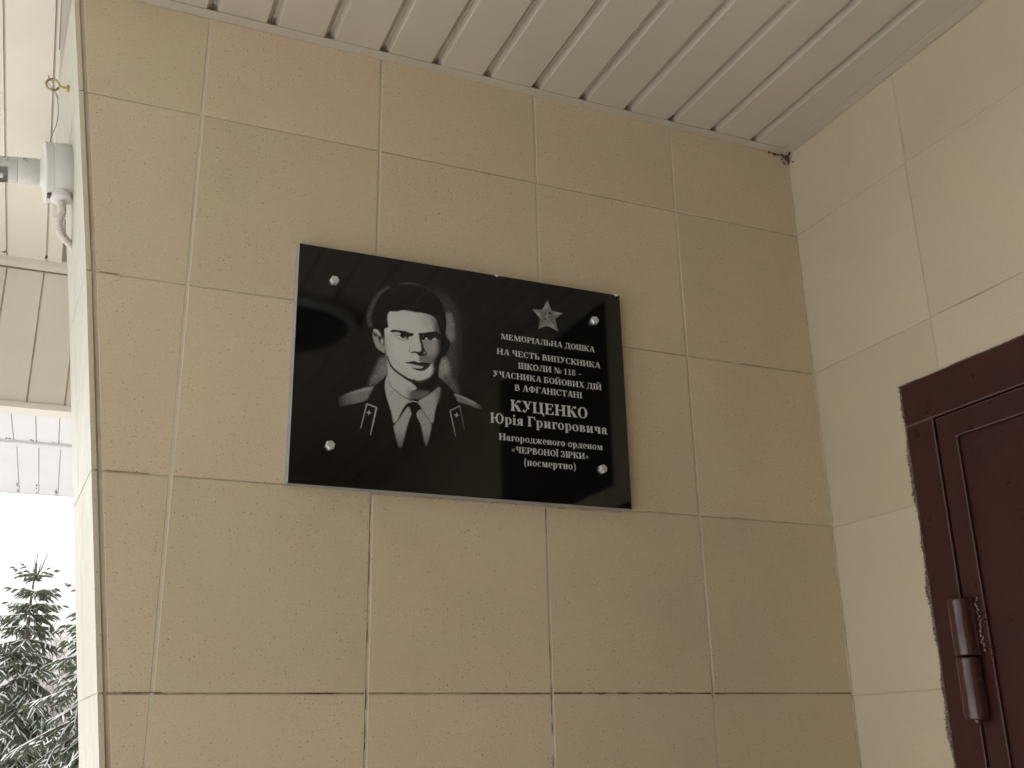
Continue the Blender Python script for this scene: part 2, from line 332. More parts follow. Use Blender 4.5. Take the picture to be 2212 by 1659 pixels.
    for (x, y, r) in ((500, 556, 46), (1793, 592, 42)):
        pts = []
        for k in range(8):
            a = k*math.pi/4+.18; q = r*(1 if k % 2 == 0 else .3)
            pts.append((x+q*math.cos(a), y+q*math.sin(a)))
        P('C', pts, .75, 4, sm=False)
    L('C', [(570,160),(720,35)], 6, .42, 2)
    yy = (np.arange(c.H)/c.sc+c.y0)[:, None]; xx = (np.arange(c.W)/c.sc+c.x0)[None]
    c.a *= np.clip((1800-yy)/85, 0, 1)**.8
    c.a *= np.where(yy > 1540, np.clip((xx-1345)/70, 0, 1)*np.clip((1935-xx)/40, 0, 1), 1)
    # dotted needle texture
    n = rng.standard_normal(c.a.shape); n = gblur(n, .8)*2
    mid = 4*np.clip(c.a, 0, 1)*(1-np.clip(c.a, 0, 1))
    c.a = np.clip(c.a*(1+.05*n)+.09*mid*n, 0, 1)
    return c

def star_badge():
    c = Canvas(2110, 1190, 160, 150, 3); P, L = c.poly, c.line
    tip = [(880,130),(1555,705),(1345,1485),(490,1385),(230,525)]; inn = [(1060,590),(1215,940),(890,1230),(575,940),(650,545)]
    ctr = (890, 850)
    for k in range(5):
        t = tip[k]; a = inn[k]; b = inn[k-1]
        P('S', [t, a, ctr], (.34,.22,.5,.22,.26)[k], 6, sm=False); P('S', [t, ctr, b], (.52,.58,.24,.40,.55)[k], 6, sm=False)
        m = ((t[0]*.6+ctr[0]*.4), (t[1]*.6+ctr[1]*.4)); P('S', [(m[0]-60,m[1]),(m[0],m[1]-60),(m[0]+60,m[1]),(m[0],m[1]+60)], .7, 26, op=.5)
        L('S', [b, t], 12, .45, 4); L('S', [t, a], 12, .5, 4)
    def ell(cx, cy, rx, ry, n=28): return [(cx+rx*math.cos(i*2*math.pi/n), cy+ry*math.sin(i*2*math.pi/n)) for i in range(n)]
    P('S', ell(895, 845, 315, 325), .08, 8, sm=False)
    P('S', ell(895, 845, 300, 310), .5, 4, sm=False); P('S', ell(895, 845, 280, 290), .2, 6, sm=False)
    P('S', ell(900, 830, 232, 240), .48, 4, sm=False); P('S', ell(900, 830, 212, 222), .10, 6, sm=False)
    P('S', ell(760, 800, 45, 110), .24, 20, sm=False); P('S', ell(1050, 900, 55, 120), .24, 20, sm=False)
    # small standing figure in the disc
    P('S', ell(872, 668, 36, 40), .6, 5, sm=False)
    P('S', [(810,740),(860,715),(930,735),(960,800),(940,880),(985,960),(960,1040),(900,1030),(880,960),(850,1035),(795,1040),(830,920),(815,840)], .42, 6)
    L('S', [(745,890),(860,880),(1060,725)], 22, .5, 5); L('S', [(815,760),(800,850),(760,880)], 26, .5, 5)
    P('S', [(720,1020),(980,1040),(1080,1100),(1010,1170),(930,1110),(760,1115)], .38, 8, sm=False)
    L('S', [(770,1260),(860,1180),(900,1230),(1040,1290)], 26, .55, 5); L('S', [(850,1270),(960,1280),(1000,1230)], 20, .5, 5)
    rng = np.random.default_rng(2); c.a = np.clip(c.a*(1+.25*gblur(rng.standard_normal(c.a.shape), 1.5)*2), 0, 1)
    return c

# ---------- bold serif letters, cap height 1, y up ----------
T, TH, SH = .215, .075, .06
def rect(x0, y0, x1, y1): return [(x0,y0),(x1,y0),(x1,y1),(x0,y1)]
def serif(x, y, up, w=T, e=.085):   # bracketed slab serif on a stem's end
    s = 1 if up else -1
    return [(x-e, y),(x+w+e, y),(x+w+e, y-s*SH*.7),(x+w+.02, y-s*SH*1.5),(x+w, y-s*.16),(x, y-s*.16),(x-.02, y-s*SH*1.5),(x-e, y-s*SH*.7)]
def stem(x, y0=0, y1=1, w=T, top=True, bot=True):
    o = [rect(x, y0, x+w, y1)]
    if top: o.append(serif(x, y1, True, w))
    if bot: o.append(serif(x, y0, False, w))
    return o
def ring(cx, cy, rx, ry, wx, wy, a0=0, a1=360, n=28):
    A = [math.radians(a0+(a1-a0)*i/n) for i in range(n+1)]
    return [(cx+rx*math.cos(a), cy+ry*math.sin(a)) for a in A]+[(cx+(rx-wx)*math.cos(a), cy+(ry-wy)*math.sin(a)) for a in reversed(A)]
def dot(cx, cy, r): return [(cx+r*math.cos(i*math.pi/6), cy+r*math.sin(i*math.pi/6)) for i in range(12)]
def bowl(x, y0, y1, w, t=T, th=TH):   # right-hand half bowl
    h = (y1-y0)/2; cx = x+w-h*.95 if w > h else x
    rx = x+w-cx
    return [rect(x, y1-th, cx, y1), rect(x, y0, cx, y0+th), ring(cx, (y0+y1)/2, rx, h, t, th, -90, 90)]
def diag(x0, y0, x1, y1, w): return [(x0,y0),(x0+w,y0),(x1+w,y1),(x1,y1)]
def arm(x, y, h, up):   # end beak of a horizontal arm
    return [(x-.04, y),(x, y),(x, y+h),(x-.03, y+h),(x-.09, y+.02 if h > 0 else y-.02)]
def gA(w=.98):
    return [diag(.44-.03, 1, .66, 0, .245), diag(.10, 0, .41, 1, .075), rect(.22, .30, .72, .37), rect(-.0, 0, .30, SH*.7), rect(.58, 0, 1.0, SH*.7)], .96
def glyph(ch):
    g = []; adv = 1.0
    lo = ch.islower() and ch != 'ї' ; X = .68     # x height
    if ch == 'А': return gA()
    if ch in 'МН':
        if ch == 'Н': return stem(.09)+stem(.70)+[rect(.2, .47, .8, .55)], 1.06
        return [rect(.14,0,.21,1), serif(.13,0,False,.09), [(.05,1),(.05,.93),(.14,.93),(.18,1)], diag(.54,.02,.14,1,.24), diag(.56,.02,.96,1,.07)]+stem(.96)+[[(.1,1),(.38,1),(.38,.95),(.1,.95)]], 1.30
    if ch == 'Е': return stem(.09)+[rect(.2,1-.07,.74,1), rect(.2,0,.76,.07), rect(.2,.48,.56,.55), [(.74,1),(.69,1),(.62,.9),(.72,.72),(.76,.72)], [(.78,0),(.64,0),(.60,.1),(.74,.28),(.80,.28)], rect(.53,.36,.58,.67)], .87
    if ch == 'О': return [ring(.48,.5,.44,.52,.215,.06)], .98
    if ch == 'Р': return stem(.09)+bowl(.3,.44,1,.50), .86
    if ch in 'ІЇ':
        g = stem(.10)
        if ch == 'Ї': g += [dot(.08,1.17,.08), dot(.34,1.17,.08)]
        return g, .42
    if ch == 'Л': return stem(.70)+[rect(.26,.93,.9,1), diag(.24,.10,.38,1,.07), ring(.17,.12,.13,.15,.09,.10,200,360), dot(.11,.1,.09), rect(.28,.93,.4,1)], 1.04
    if ch in 'ЬБВ':
        g = stem(.09, top=True)
        if ch == 'Ь': g += bowl(.3, 0, .54, .50); return g, .86
        if ch == 'В': g += bowl(.3,.48,1,.42)+bowl(.3,0,.54,.50); return g, .88
        g += bowl(.3,0,.58,.50)+[rect(.2,.93,.72,1), [(.73,1),(.67,1),(.60,.9),(.70,.74),(.75,.74)]]; return g, .88
    if ch == 'Д': return [rect(.72,.05,.935,1), rect(.22,.93,1.0,1), diag(.19,.04,.36,1,.07), rect(.02,0,1.08,.07), [(.02,.05),(.02,-.22),(.07,-.22),(.17,.05)], [(1.08,.05),(1.08,-.22),(1.03,-.22),(.93,.05)]], 1.12
    if ch in 'ШЦП':
        if ch == 'Ш': return stem(.09)+stem(.58)+stem(1.07)+[rect(.2,0,1.2,.065)], 1.40
        if ch == 'Ц': return stem(.09)+stem(.68)+[rect(.2,0,1.02,.065), [(1.02,.06),(1.02,-.25),(.97,-.25),(.85,.03)]], 1.08
        return stem(.09)+stem(.68)+[rect(.2,.93,.8,1)], 1.02
    if ch == 'К': return stem(.09)+[diag(.32,.5,.60,.93,.07), ring(.72,.86,.14,.14,.09,.09,60,190), dot(.80,.90,.10), diag(.66,.0,.34,.56,.27), rect(.58,0,1.02,SH*.7), diag(.28,.46,.30,.56,.2)], .97
    if ch == 'Ч': return stem(.63)+[rect(.16,.62,.375,1), serif(.16,1,True), ring(.46,.64,.30,.26,.2,.07,180,270), rect(.42,.38,.72,.45)], .98
    if ch in 'СЗ':
        if ch == 'С': return [ring(.50,.5,.46,.52,.225,.055,55,305), [(.74,1.02),(.80,1.02),(.81,.66),(.77,.66),(.68,.90)], ring(.50,.5,.40,.50,.06,.06,300,335)], .90
        return [ring(.34,.74,.32,.28,.2,.055,-90,150), ring(.34,.27,.38,.29,.22,.055,-150,90), dot(.13,.82,.09), dot(.12,.17,.10), rect(.2,.5,.4,.55)], .78
    if ch == 'Т': return stem(.36, top=False)+[rect(.04,.93,.90,1), [(.03,1),(.09,1),(.16,.92),(.07,.70),(.03,.70)], [(.91,1),(.85,1),(.78,.92),(.87,.70),(.91,.70)]], .94
    if ch in 'ИЙ':
        g = stem(.09)+stem(.70)+[diag(.28,.12,.66,.80,.09)]
        if ch == 'Й': g += [ring(.50,1.28,.20,.17,.06,.09,180,360), dot(.32,1.26,.06), dot(.68,1.26,.06)]
        return g, 1.06
    if ch == 'У': return [diag(.44,.30,.12,1,.25), diag(.30,.06,.72,1,.08), ring(.22,.10,.14,.14,.09,.09,200,350), dot(.16,.1,.1), rect(.0,.95,.46,1), rect(.58,.95,.92,1)], .92
    if ch == 'Х': return [diag(.62,0,.10,1,.28), diag(.10,0,.70,1,.08), rect(0,0,.34,.05), rect(.54,0,1.0,.05), rect(.02,.95,.46,1), rect(.60,.95,.94,1)], .96
    if ch == 'Ф': return stem(.46)+[ring(.44,.5,.40,.34,.21,.06,90,270), ring(.70,.5,.40,.34,.21,.06,-90,90), rect(.42,.78,.72,.84), rect(.42,.16,.72,.22)], 1.16
    if ch == 'Г': return stem(.09)+[rect(.2,.93,.76,1), [(.77,1),(.71,1),(.64,.9),(.73,.68),(.77,.68)]], .80
    if ch == 'Ю': return stem(.09)+[rect(.2,.46,.7,.54), ring(.92,.5,.40,.52,.2,.06)], 1.36
    if ch == '№': return [rect(.12,0,.19,1), rect(.04,0,.27,.05), rect(.04,.95,.28,1), diag(.60,0,.12,1,.22), rect(.74,.0,.80,1), rect(.66,.95,.9,1), ring(1.03,.42,.20,.24,.09,.05), rect(.86,.06,1.2,.12)], 1.24
    if ch == '1': return [rect(.22,0,.40,.98), serif(.22,0,False,.18,.1), [(.08,.84),(.36,1),(.40,1),(.40,.9),(.10,.80)]], .64
    if ch == '8': return [ring(.33,.76,.26,.26,.15,.05), ring(.33,.26,.30,.29,.17,.05)], .68
    if ch == '–': return [rect(.05,.30,.55,.39)], .62
    if ch in '«»':
        g = []
        for k in (0, .24):
            a = [(.06+k,.36),(.26+k,.62),(.30+k,.62),(.17+k,.36),(.30+k,.10),(.26+k,.10)]
            if ch == '»': a = [(.62-x, y) for x, y in a]
            g.append(a)
        return g, .64
    if ch in '()':
        a = ring(.52,.36,.44,.72,.14,.02,120,240)
        if ch == ')': a = [(.48-x, y) for x, y in a]
        else: a = [(x, y) for x, y in a]
        return [a], .44
    # lower case
    t = .20
    def st(x, y0=0, y1=X, top=True, bot=True): return stem(x, y0, y1, t, top, bot) if False else [rect(x,y0,x+t,y1)]+([[(x-.07,y1),(x+t+.02,y1),(x+t+.02,y1-.05),(x-.07,y1-.05)]] if top else [])+([rect(x-.07,y0,x+t+.07,y0+.05)] if bot else [])
    if ch == 'о': return [ring(.33,X/2,.31,X/2+.015,.17,.05)], .68
    if ch == 'р': return st(.10,-.27)+[ring(.40,X/2,.30,X/2+.01,.18,.06,-110,110), rect(.2,X-.1,.35,X-.02)], .76
    if ch == 'і': return st(.09)+[dot(.19,.92,.10)], .38
    if ch == 'я': return st(.40)+[ring(.34,X-.19,.26,.19,.17,.05,90,270), rect(.3,X-.05,.5,X), rect(.3,X-.38,.5,X-.33), diag(.05,0,.24,.34,.16), rect(.0,0,.2,.05)], .70
    if ch == 'г': return st(.10)+[rect(.2,X-.06,.52,X), [(.54,X),(.48,X),(.42,X-.08),(.50,X-.24),(.54,X-.24)]], .58
    if ch == 'и': return st(.10)+st(.48)+[diag(.24,.08,.48,.56,.08)], .80
    if ch == 'в': return st(.10)+[ring(.38,X-.17,.22,.17,.15,.045,-90,90), ring(.40,.185,.25,.185,.16,.045,-90,90), rect(.25,X-.05,.4,X), rect(.25,0,.42,.05), rect(.25,.32,.42,.37)], .70
    if ch == 'ч': return st(.45)+[rect(.12,.40,.32,X), rect(.05,X-.05,.36,X), ring(.38,.44,.26,.20,.18,.06,180,270), rect(.34,.24,.5,.30)], .76
    if ch in 'ае':
        if ch == 'е': return [ring(.33,X/2,.30,X/2+.015,.17,.05,0,310), rect(.14,X/2-.02,.62,X/2+.03), ring(.33,X/2,.30,.35,.15,.05,0,40)], .64
        return [rect(.34,.08,.52,.5), ring(.31,.48,.21,.21,.17,.05,0,150), dot(.13,.50,.09), ring(.26,.19,.22,.20,.15,.05,60,330), ring(.30,.30,.2,.12,.1,.05,60,120), [(.34,.1),(.52,.12),(.60,.05),(.64,.1),(.64,.04),(.55,-.02),(.42,0)]], .66
    if ch == 'н': return st(.10)+st(.48)+[rect(.2,X/2-.02,.6,X/2+.05)], .80
    if ch == 'д': return [rect(.47,.04,.67,X), rect(.18,X-.05,.72,X), diag(.14,.03,.26,X,.06), rect(.02,0,.77,.055), [(.02,.05),(.02,-.17),(.06,-.17),(.13,.03)], [(.77,.05),(.77,-.17),(.73,-.17),(.66,.03)]], .80
    if ch == 'ж': return [rect(.42,0,.62,X), rect(.35,0,.69,.05), rect(.35,X-.05,.69,X), diag(.05,0,.30,.36,.15), diag(.80,0,.55,.36,.17), diag(.22,.5,.34,.32,.07), diag(.74,.5,.62,.32,.07), dot(.16,.58,.09), dot(.88,.58,.09), rect(.0,0,.2,.05), rect(.84,0,1.04,.05)], 1.04
    if ch == 'п': return st(.10)+st(.48)+[rect(.2,X-.06,.6,X)], .80
    if ch == 'с': return [ring(.33,X/2,.30,X/2+.015,.17,.05,50,310), dot(.46,.54,.09)], .62
    if ch == 'м': return [rect(.12,0,.17,X), rect(.04,0,.26,.05), rect(.04,X-.05,.3,X), diag(.37,.02,.12,X,.19), diag(.40,.02,.62,X,.06)]+st(.64), .94
    if ch == 'т': return st(.26,top=False)+[rect(.03,X-.06,.69,X), [(.03,X),(.08,X),(.14,X-.08),(.06,X-.24),(.03,X-.24)], [(.69,X),(.64,X),(.58,X-.08),(.66,X-.24),(.69,X-.24)]], .72
    return [], .34    # space
def text_mask(lines, W, H, to_px):
    a = np.zeros((H, W))
    for s, xl, xr, zl, zr, cap in lines:      # metres on the slab: left, right, baseline left and right, cap height
        gl = [glyph(c) for c in s]
        # lead-in and trailing bearings are taken off so that ink meets xl and xr
        xmin = min(p[0] for q in gl[0][0] for p in q); last = max(p[0] for q in gl[-1][0] for p in q)
        tot = sum(g[1]+.03 for g in gl[:-1])+last-xmin
        sx = (xr-xl)/tot; x = -xmin
        for polys, adv in gl:
            for q in polys:
                pts = []
                for (u, v) in q:
                    X_ = xl+(x+u)*sx; b = zl+(zr-zl)*(X_-xl)/(xr-xl)
                    pts.append(to_px(X_, b+v*cap))
                m = polymask(np.array(pts), W, H)
                if m is not None:
                    x0, y0, M = m; w = a[y0:y0+M.shape[0], x0:x0+M.shape[1]]
                    np.maximum(w, M, out=w)
            x += adv+.03
    return a
LINES = [
    ('МЕМОРІАЛЬНА ДОШКА', -0.6774, -0.4978, -0.3281, -0.3286, 0.0101),
    ('НА ЧЕСТЬ ВИПУСКНИКА', -0.6857, -0.4880, -0.3562, -0.3574, 0.0104),
    ('ШКОЛИ № 118 –', -0.6468, -0.5270, -0.3775, -0.3774, 0.0106),
    ('УЧАСНИКА БОЙОВИХ ДІЙ', -0.6938, -0.4883, -0.3971, -0.3979, 0.0103),
    ('В АФГАНІСТАНІ', -0.6542, -0.5274, -0.4178, -0.4176, 0.0108),
    ('КУЦЕНКО', -0.6625, -0.5183, -0.4542, -0.4532, 0.0193),
    ('Юрія Григоровича', -0.6996, -0.4808, -0.4786, -0.4779, 0.0172),
    ('Нагородженого орденом', -0.6846, -0.4919, -0.5068, -0.5070, 0.0116),
    ('«ЧЕРВОНОЇ ЗІРКИ»', -0.6618, -0.5200, -0.5262, -0.5259, 0.0105),
    ('(посмертно)', -0.6400, -0.5453, -0.5464, -0.5462, 0.0124),
]
# ================= the porch walls, tile by tile =================
PX, PZ = .30, .3021; XJ = [0, -.2926, -.5926, -.8926, -1.1926]          # vertical joints of the back wall
def xl(z): return -1.3662-.1445*z if z > -.3 else -1.3240-.1266*(z+.3)   # leaning left edge of the back wall tiling
ROWS = [(ZC+.004, 0)]+[(-PZ*i, -PZ*(i+1)) for i in range(8)]+[(-PZ*8, ZF)]
def tile_from(poly, axis, out, name, m, parent, th=.008, ch=.0009, j=None):
    """poly: front outline (u, z); axis 'x': a tile on the back wall facing -Y, axis 'y': on the side wall facing -X"""
    n = len(poly); c = (sum(p[0] for p in poly)/n, sum(p[1] for p in poly)/n); tw = [random.uniform(-.0007, .0007) for _ in range(3)]
    def P(u, z, d):
        d = d+tw[0]+tw[1]*(u-c[0])*5+tw[2]*(z-c[1])*5
        return (u, out+d, z) if axis == 'x' else (out+d, u, z)
    ins = []
    for i in range(n):
        a, b, d = Vector(poly[i-1]), Vector(poly[i]), Vector(poly[(i+1) % n])
        e1 = (b-a).normalized(); e2 = (d-b).normalized(); n1 = Vector((-e1.y, e1.x)); n2 = Vector((-e2.y, e2.x))
        if (Vector(c)-b).dot(n1) < 0: n1 = -n1
        if (Vector(c)-b).dot(n2) < 0: n2 = -n2
        ins.append(b+(n1+n2)*ch/max(.3, 1+n1.dot(n2)))
    vs = [P(*p, 0) for p in ins]+[P(*p, ch*.8) for p in poly]+[P(*p, th) for p in poly]
    fs = [tuple(range(n))]+[(i, (i+1) % n, n+(i+1) % n, n+i) for i in range(n)]+[(n+i, n+(i+1) % n, 2*n+(i+1) % n, 2*n+i) for i in range(n)]
    return MB().add(vs, fs).build(name, m, parent)

bw = empty('tiled_wall', (-.7, 0, ZF), label='back wall of the porch in speckled beige tiles, carrying the black plaque', kind='structure')
VG, HG = .0042, .0026
for zt, zb in ROWS:
    za, zbb = zt-HG/2, zb+HG/2
    for i in range(5):
        x1 = XJ[i]-(VG/2 if i else .001)
        if i < 4: poly = [(XJ[i+1]+VG/2, zbb), (x1, zbb), (x1, za), (XJ[i+1]+VG/2, za)]
        else: poly = [(xl(zbb), zbb), (x1, zbb), (x1, za), (xl(za), za)]
        tile_from(poly, 'x', 0, 'tile', M_TILE, bw)
g = MB(); top, bot = ZC+.004, ZF
for i in range(1, 5): g.box(XJ[i]-VG/2-.001, XJ[i]+VG/2+.001, .0009, .006, bot, top)
g.build('vertical_grout', M_GROUT, bw)
g = MB(); zs = [top]+[-PZ*i for i in range(9)]+[bot]; gx = MB()
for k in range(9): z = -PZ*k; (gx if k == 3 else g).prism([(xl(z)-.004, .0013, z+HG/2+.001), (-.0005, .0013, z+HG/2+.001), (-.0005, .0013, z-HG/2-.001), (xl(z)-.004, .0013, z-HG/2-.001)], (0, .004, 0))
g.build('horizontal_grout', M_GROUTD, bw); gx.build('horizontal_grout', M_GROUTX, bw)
rj = random.Random(31)
def cracks(name, along, fixed, a0, a1, side, wmax, m, dens):
    m_ = MB(); a = a0
    while a < a1:
        l = rj.uniform(.01, .06)
        if rj.random() < dens:
            n_ = max(2, int(l/.006)); wd = [rj.uniform(.25, 1)*wmax*(.3 if k in (0, n_) else 1) for k in range(n_+1)]
            P_ = [(fixed, a+l*k/n_) for k in range(n_+1)]+[(fixed+side*wd[k], a+l*k/n_) for k in range(n_, -1, -1)]
            m_.prism([(p, -.0002, q) if along == 'z' else (q, -.0002, p) for p, q in P_], (0, .0016, 0))
        a += l+rj.uniform(0, .02)
    if m_.v: m_.build(name, m, bw, kind='stuff')
M_CRACK = plain('joint_crack_dirt', (.13, .094, .06), .95, var=.3, sc=200); M_CRACKL = plain('joint_light_dirt', (.24, .185, .12), .95, var=.25, sc=200)
for i, (z0_, z1_, dn) in enumerate(((0, 0, 0), (-1.25, -.75, .3), (-1.3, -.62, .8), (-1.3, -.62, .75), (-1.3, -.35, .12))):
    if i: cracks('joint_dirt', 'z', XJ[i]-VG/2-.0001, z0_, z1_, 1, .0014, M_CRACK if i in (2, 3) else M_CRACKL, dn)
cracks('joint_dirt', 'x', -3*PZ+HG/2+.0002, XJ[2]+.004, XJ[1]-.03, -1, .0036, M_CRACK, 1.0)
cracks('joint_dirt', 'x', -3*PZ+HG/2+.0002, XJ[3]+.004, XJ[2]-.01, -1, .0014, M_CRACKL, .7)
cracks('joint_dirt', 'x', -3*PZ+HG/2+.0002, -1.235, -1.20, -1, .0024, M_CRACK, 1.0)
cracks('joint_dirt', 'x', -3*PZ+HG/2+.0002, XJ[1]+.02, -.01, -1, .0012, M_CRACKL, .6)
for k_ in (1, 2):
    cracks('joint_dirt', 'x', -k_*PZ+HG/2+.0002, XJ[3]+.004, -.01, -1, .0009, M_CRACKL, .3)
    cracks('joint_dirt', 'x', -k_*PZ+HG/2+.0002, xl(-k_*PZ)+.004, XJ[4]-.01, -1, .0012, M_CRACKL, .5)
# masonry core behind the tiles, leaning at its free end
D0 = .006
def edge(z, y, off=.0): return xl(z)-.0145-off-.05*y
core = MB()
for za, zb in ((ZC, -.3), (-.3, -1.2), (-1.2, ZF)):
    core.prism([(edge(za, .007)+.0085, .0062, za), (0, .0062, za), (0, .0062, zb), (edge(zb, .007)+.0085, .0062, zb)], (0, .22, 0))
core.build('masonry_core', M_GROUT, bw)
# groove of grout between the two faces at the leaning corner
g = MB(); zz = np.linspace(ZC, ZF, 26)
for a, b in zip(zz[:-1], zz[1:]):
    g.prism([(xl(a)-.0075, .0028, a), (xl(a)+.001, .0028, a), (xl(b)+.001, .0028, b), (xl(b)-.0075, .0028, b)], (0, .01, 0))
g.build('corner_grout', grout_mat('corner_grout_mat', (.50, .42, .32), (.37, .30, .215), .45, .7), bw)

# ---- outer end face (looks towards the yard) ----
ef = empty('end_wall', (-1.3, .15, ZF), label='narrow leaning end face of the wall in cream tiles beside the open yard', kind='structure')
EY = .272
def ept(z, y, d=0): return (edge(z, y)+d, y, z)
rows_e = [(ZC, 0), (0, -.302), (-.302, -.604), (-.604, -.906), (-.906, -1.208), (-1.208, -1.51), (-1.51, -1.812), (-1.812, -2.114), (-2.114, -2.416), (-2.416, ZF)]
for zt, zb in rows_e:
    za, zbb = zt-.0012, zb+.0012
    for y0, y1 in ((-.001, .183), (.1842, EY)):
        m_ = MB(); segs = [(za, zbb)] if not (za > -.3 > zbb) else [(za, -.3), (-.3, zbb)]
        for a, b in segs:
            f = [ept(a, y0), ept(a, y1), ept(b, y1), ept(b, y0)]
            m_.add(f+[(p[0]+.0072, p[1], p[2]) for p in f], [(0,1,2,3),(4,5,6,7),(0,1,5,4),(1,2,6,5),(2,3,7,6)]); m_.add([f[3], f[0]]+[(p[0]+.0072, p[1], p[2]) for p in (f[0], f[3])], [(0,1,2,3)], 1)
        m_.build('tile', [M_TILE3, M_TILE2], ef)
g = MB()
for a, b in ((ZC-.0006, -.3), (-.3, -1.2), (-1.2, ZF)):
    f = [ept(a, .001, .0009), ept(a, EY-.001, .0009), ept(b, EY-.001, .0009), ept(b, .001, .0009)]
    g.add(f+[(p[0]+.005, p[1], p[2]) for p in f], [(0,1,2,3),(4,5,6,7),(0,1,5,4),(1,2,6,5),(2,3,7,6),(3,0,4,7)])
g.build('face_grout', M_GROUTD, ef)
# beam above the end face
bm_ = MB().box(-1.4235, -.05, .2745, .85, ZC+.004, .52); bm_.box(-1.4235, -.05, .0, .2735, ZC+.0045, .52)
bm_.build('ceiling_beam', M_TILE3, None, label='cream painted beam over the end of the tiled wall, under the white soffit', kind='structure')

# ---- side wall with the door ----
sw = empty('side_wall', (0, -1, ZF), label='right side wall of the porch in paler beige tiles, holding the dark door', kind='structure')
YJ = [0, -.3104, -.6104, -.9104, -1.2104, -1.5104, -1.8104, -2.1104, -2.4104, -2.7104, -3.0104, -3.2]
DY0, DY1, DZ = -.2225, -1.30, -.4035      # door opening
WY0, WY1, WZ0 = -.86, -1.60, -.34          # dark panel over the door
rs = [(ZC+.004, 0), (0, -PZ), (-PZ, -2*PZ-.004), (-2*PZ-.004, -3*PZ-.004)]+[(-PZ*i-.004, -PZ*(i+1)-.004) for i in range(3, 8)]+[(-PZ*8-.004, ZF)]
def cut(rect, hole):
    (a0, a1, z0, z1), (h0, h1, g0, g1) = rect, hole
    if h1 <= a0 or h0 >= a1 or g1 <= z0 or g0 >= z1: return [rect]
    o = []
    if g1 < z1: o.append((a0, a1, g1, z1))
    if g0 > z0: o.append((a0, a1, z0, g0))
    zz0, zz1 = max(z0, g0), min(z1, g1)
    if h0 > a0: o.append((a0, h0, zz0, zz1))
    if h1 < a1: o.append((h1, a1, zz0, zz1))
    return [q for q in o if q[1]-q[0] > .003 and q[3]-q[2] > .003]
for ri, (zt, zb) in enumerate(rs):
    for ci in range(len(YJ)-1):
        r = (YJ[ci+1]+.0018, YJ[ci]-(.0018 if ci else .0012), zb+.0012, zt-.0012)
        y0_, y1_, z0_, z1_ = r
        # the row-one tiles start at the ceiling corner; an L-shaped tile is cut round the door's corner
        if ci == 0 and z0_ < DZ < z1_:
            tile_from([(y0_, DZ), (DY0, DZ), (DY0, z0_), (y1_, z0_), (y1_, z1_), (y0_, z1_)], 'y', 0, 'tile', M_TILE2, sw); continue
        for q in [z for p_ in cut(r, (DY1, DY0, ZF-1, DZ)) for z in cut(p_, (WY1, WY0, WZ0, ZC+.1))]:
            tile_from([(q[0], q[2]), (q[1], q[2]), (q[1], q[3]), (q[0], q[3])], 'y', 0, 'tile', M_TILE2, sw)
g = MB(); g.box(.0016, .0070, DY0, 0, ZF, top); g.box(.0016, .0070, -3.2, DY1, ZF, top); g.box(.0016, .0070, DY1, DY0, DZ, WZ0); g.box(.0016, .0070, WY0, DY0, WZ0, top); g.box(.0016, .0070, -3.2, WY1, WZ0, top) if False else None
g.build('side_grout', grout_mat('side_grout_mat', (.44, .375, .28), (.20, .155, .10), .55, .75), sw)
g = MB(); g.box(.0072, .25, DY0+.0, .2, ZF, top); g.box(.0072, .25, -3.2, DY1, ZF, top); g.box(.0072, .25, DY1, DY0, DZ, top)
g.build('masonry_core', M_GROUT, sw)
g = MB(); rc = random.Random(17); z = top-.003; pr_ = []
while z > ZF: pr_.append((rc.uniform(.0012, .0040), z)); z -= rc.uniform(.004, .016)
vs = []
for w_, z in pr_: vs += [(-w_, -.0002, z), (-.0006, -w_*.9, z), (.0008, -.0002, z)]
g.add(vs, [(3*i+j, 3*i+j+1, 3*i+j+4, 3*i+j+3) for i in range(len(pr_)-1) for j in (0, 1)]).build('corner_grout', M_GROUTD, sw, smooth=60, fix=False)

# dark panel above the door, on the part of the side wall that only the plaque mirrors
wp = MB().box(-.008, .0015, WY1, WY0, WZ0, ZC-.004).build('dark_wall_panel', M_DGLASS, None, bevel=.002)
tag(wp, 'dark glossy panel over the door, seen only mirrored in the black plaque', 'wall panel')

# ---- porch floor, opposite wall, ground ----
MB().box(-1.6, .3, -3.4, .27, ZF-.2, ZF).build('porch_floor', M_CONC, None, label='grey floor slab of the porch', kind='structure')
MB().box(-1.62, -1.425, -3.4, -2.05, ZF, .3).build('light_block_wall', plain('light_block_wall_render', (.40, .33, .235), .7), None, label='unseen beige wall added behind the camera to cut frontal light in the porch', kind='structure')  # added out of view to block frontal light, so brightness falls off rightward
ow = MB().box(-1.42, .25, -3.4, -3.205, ZF, .3).build('opposite_wall', plain('opposite_wall_render', (.36, .29, .20), .7), None, label='beige wall across the porch, behind the camera', kind='structure')

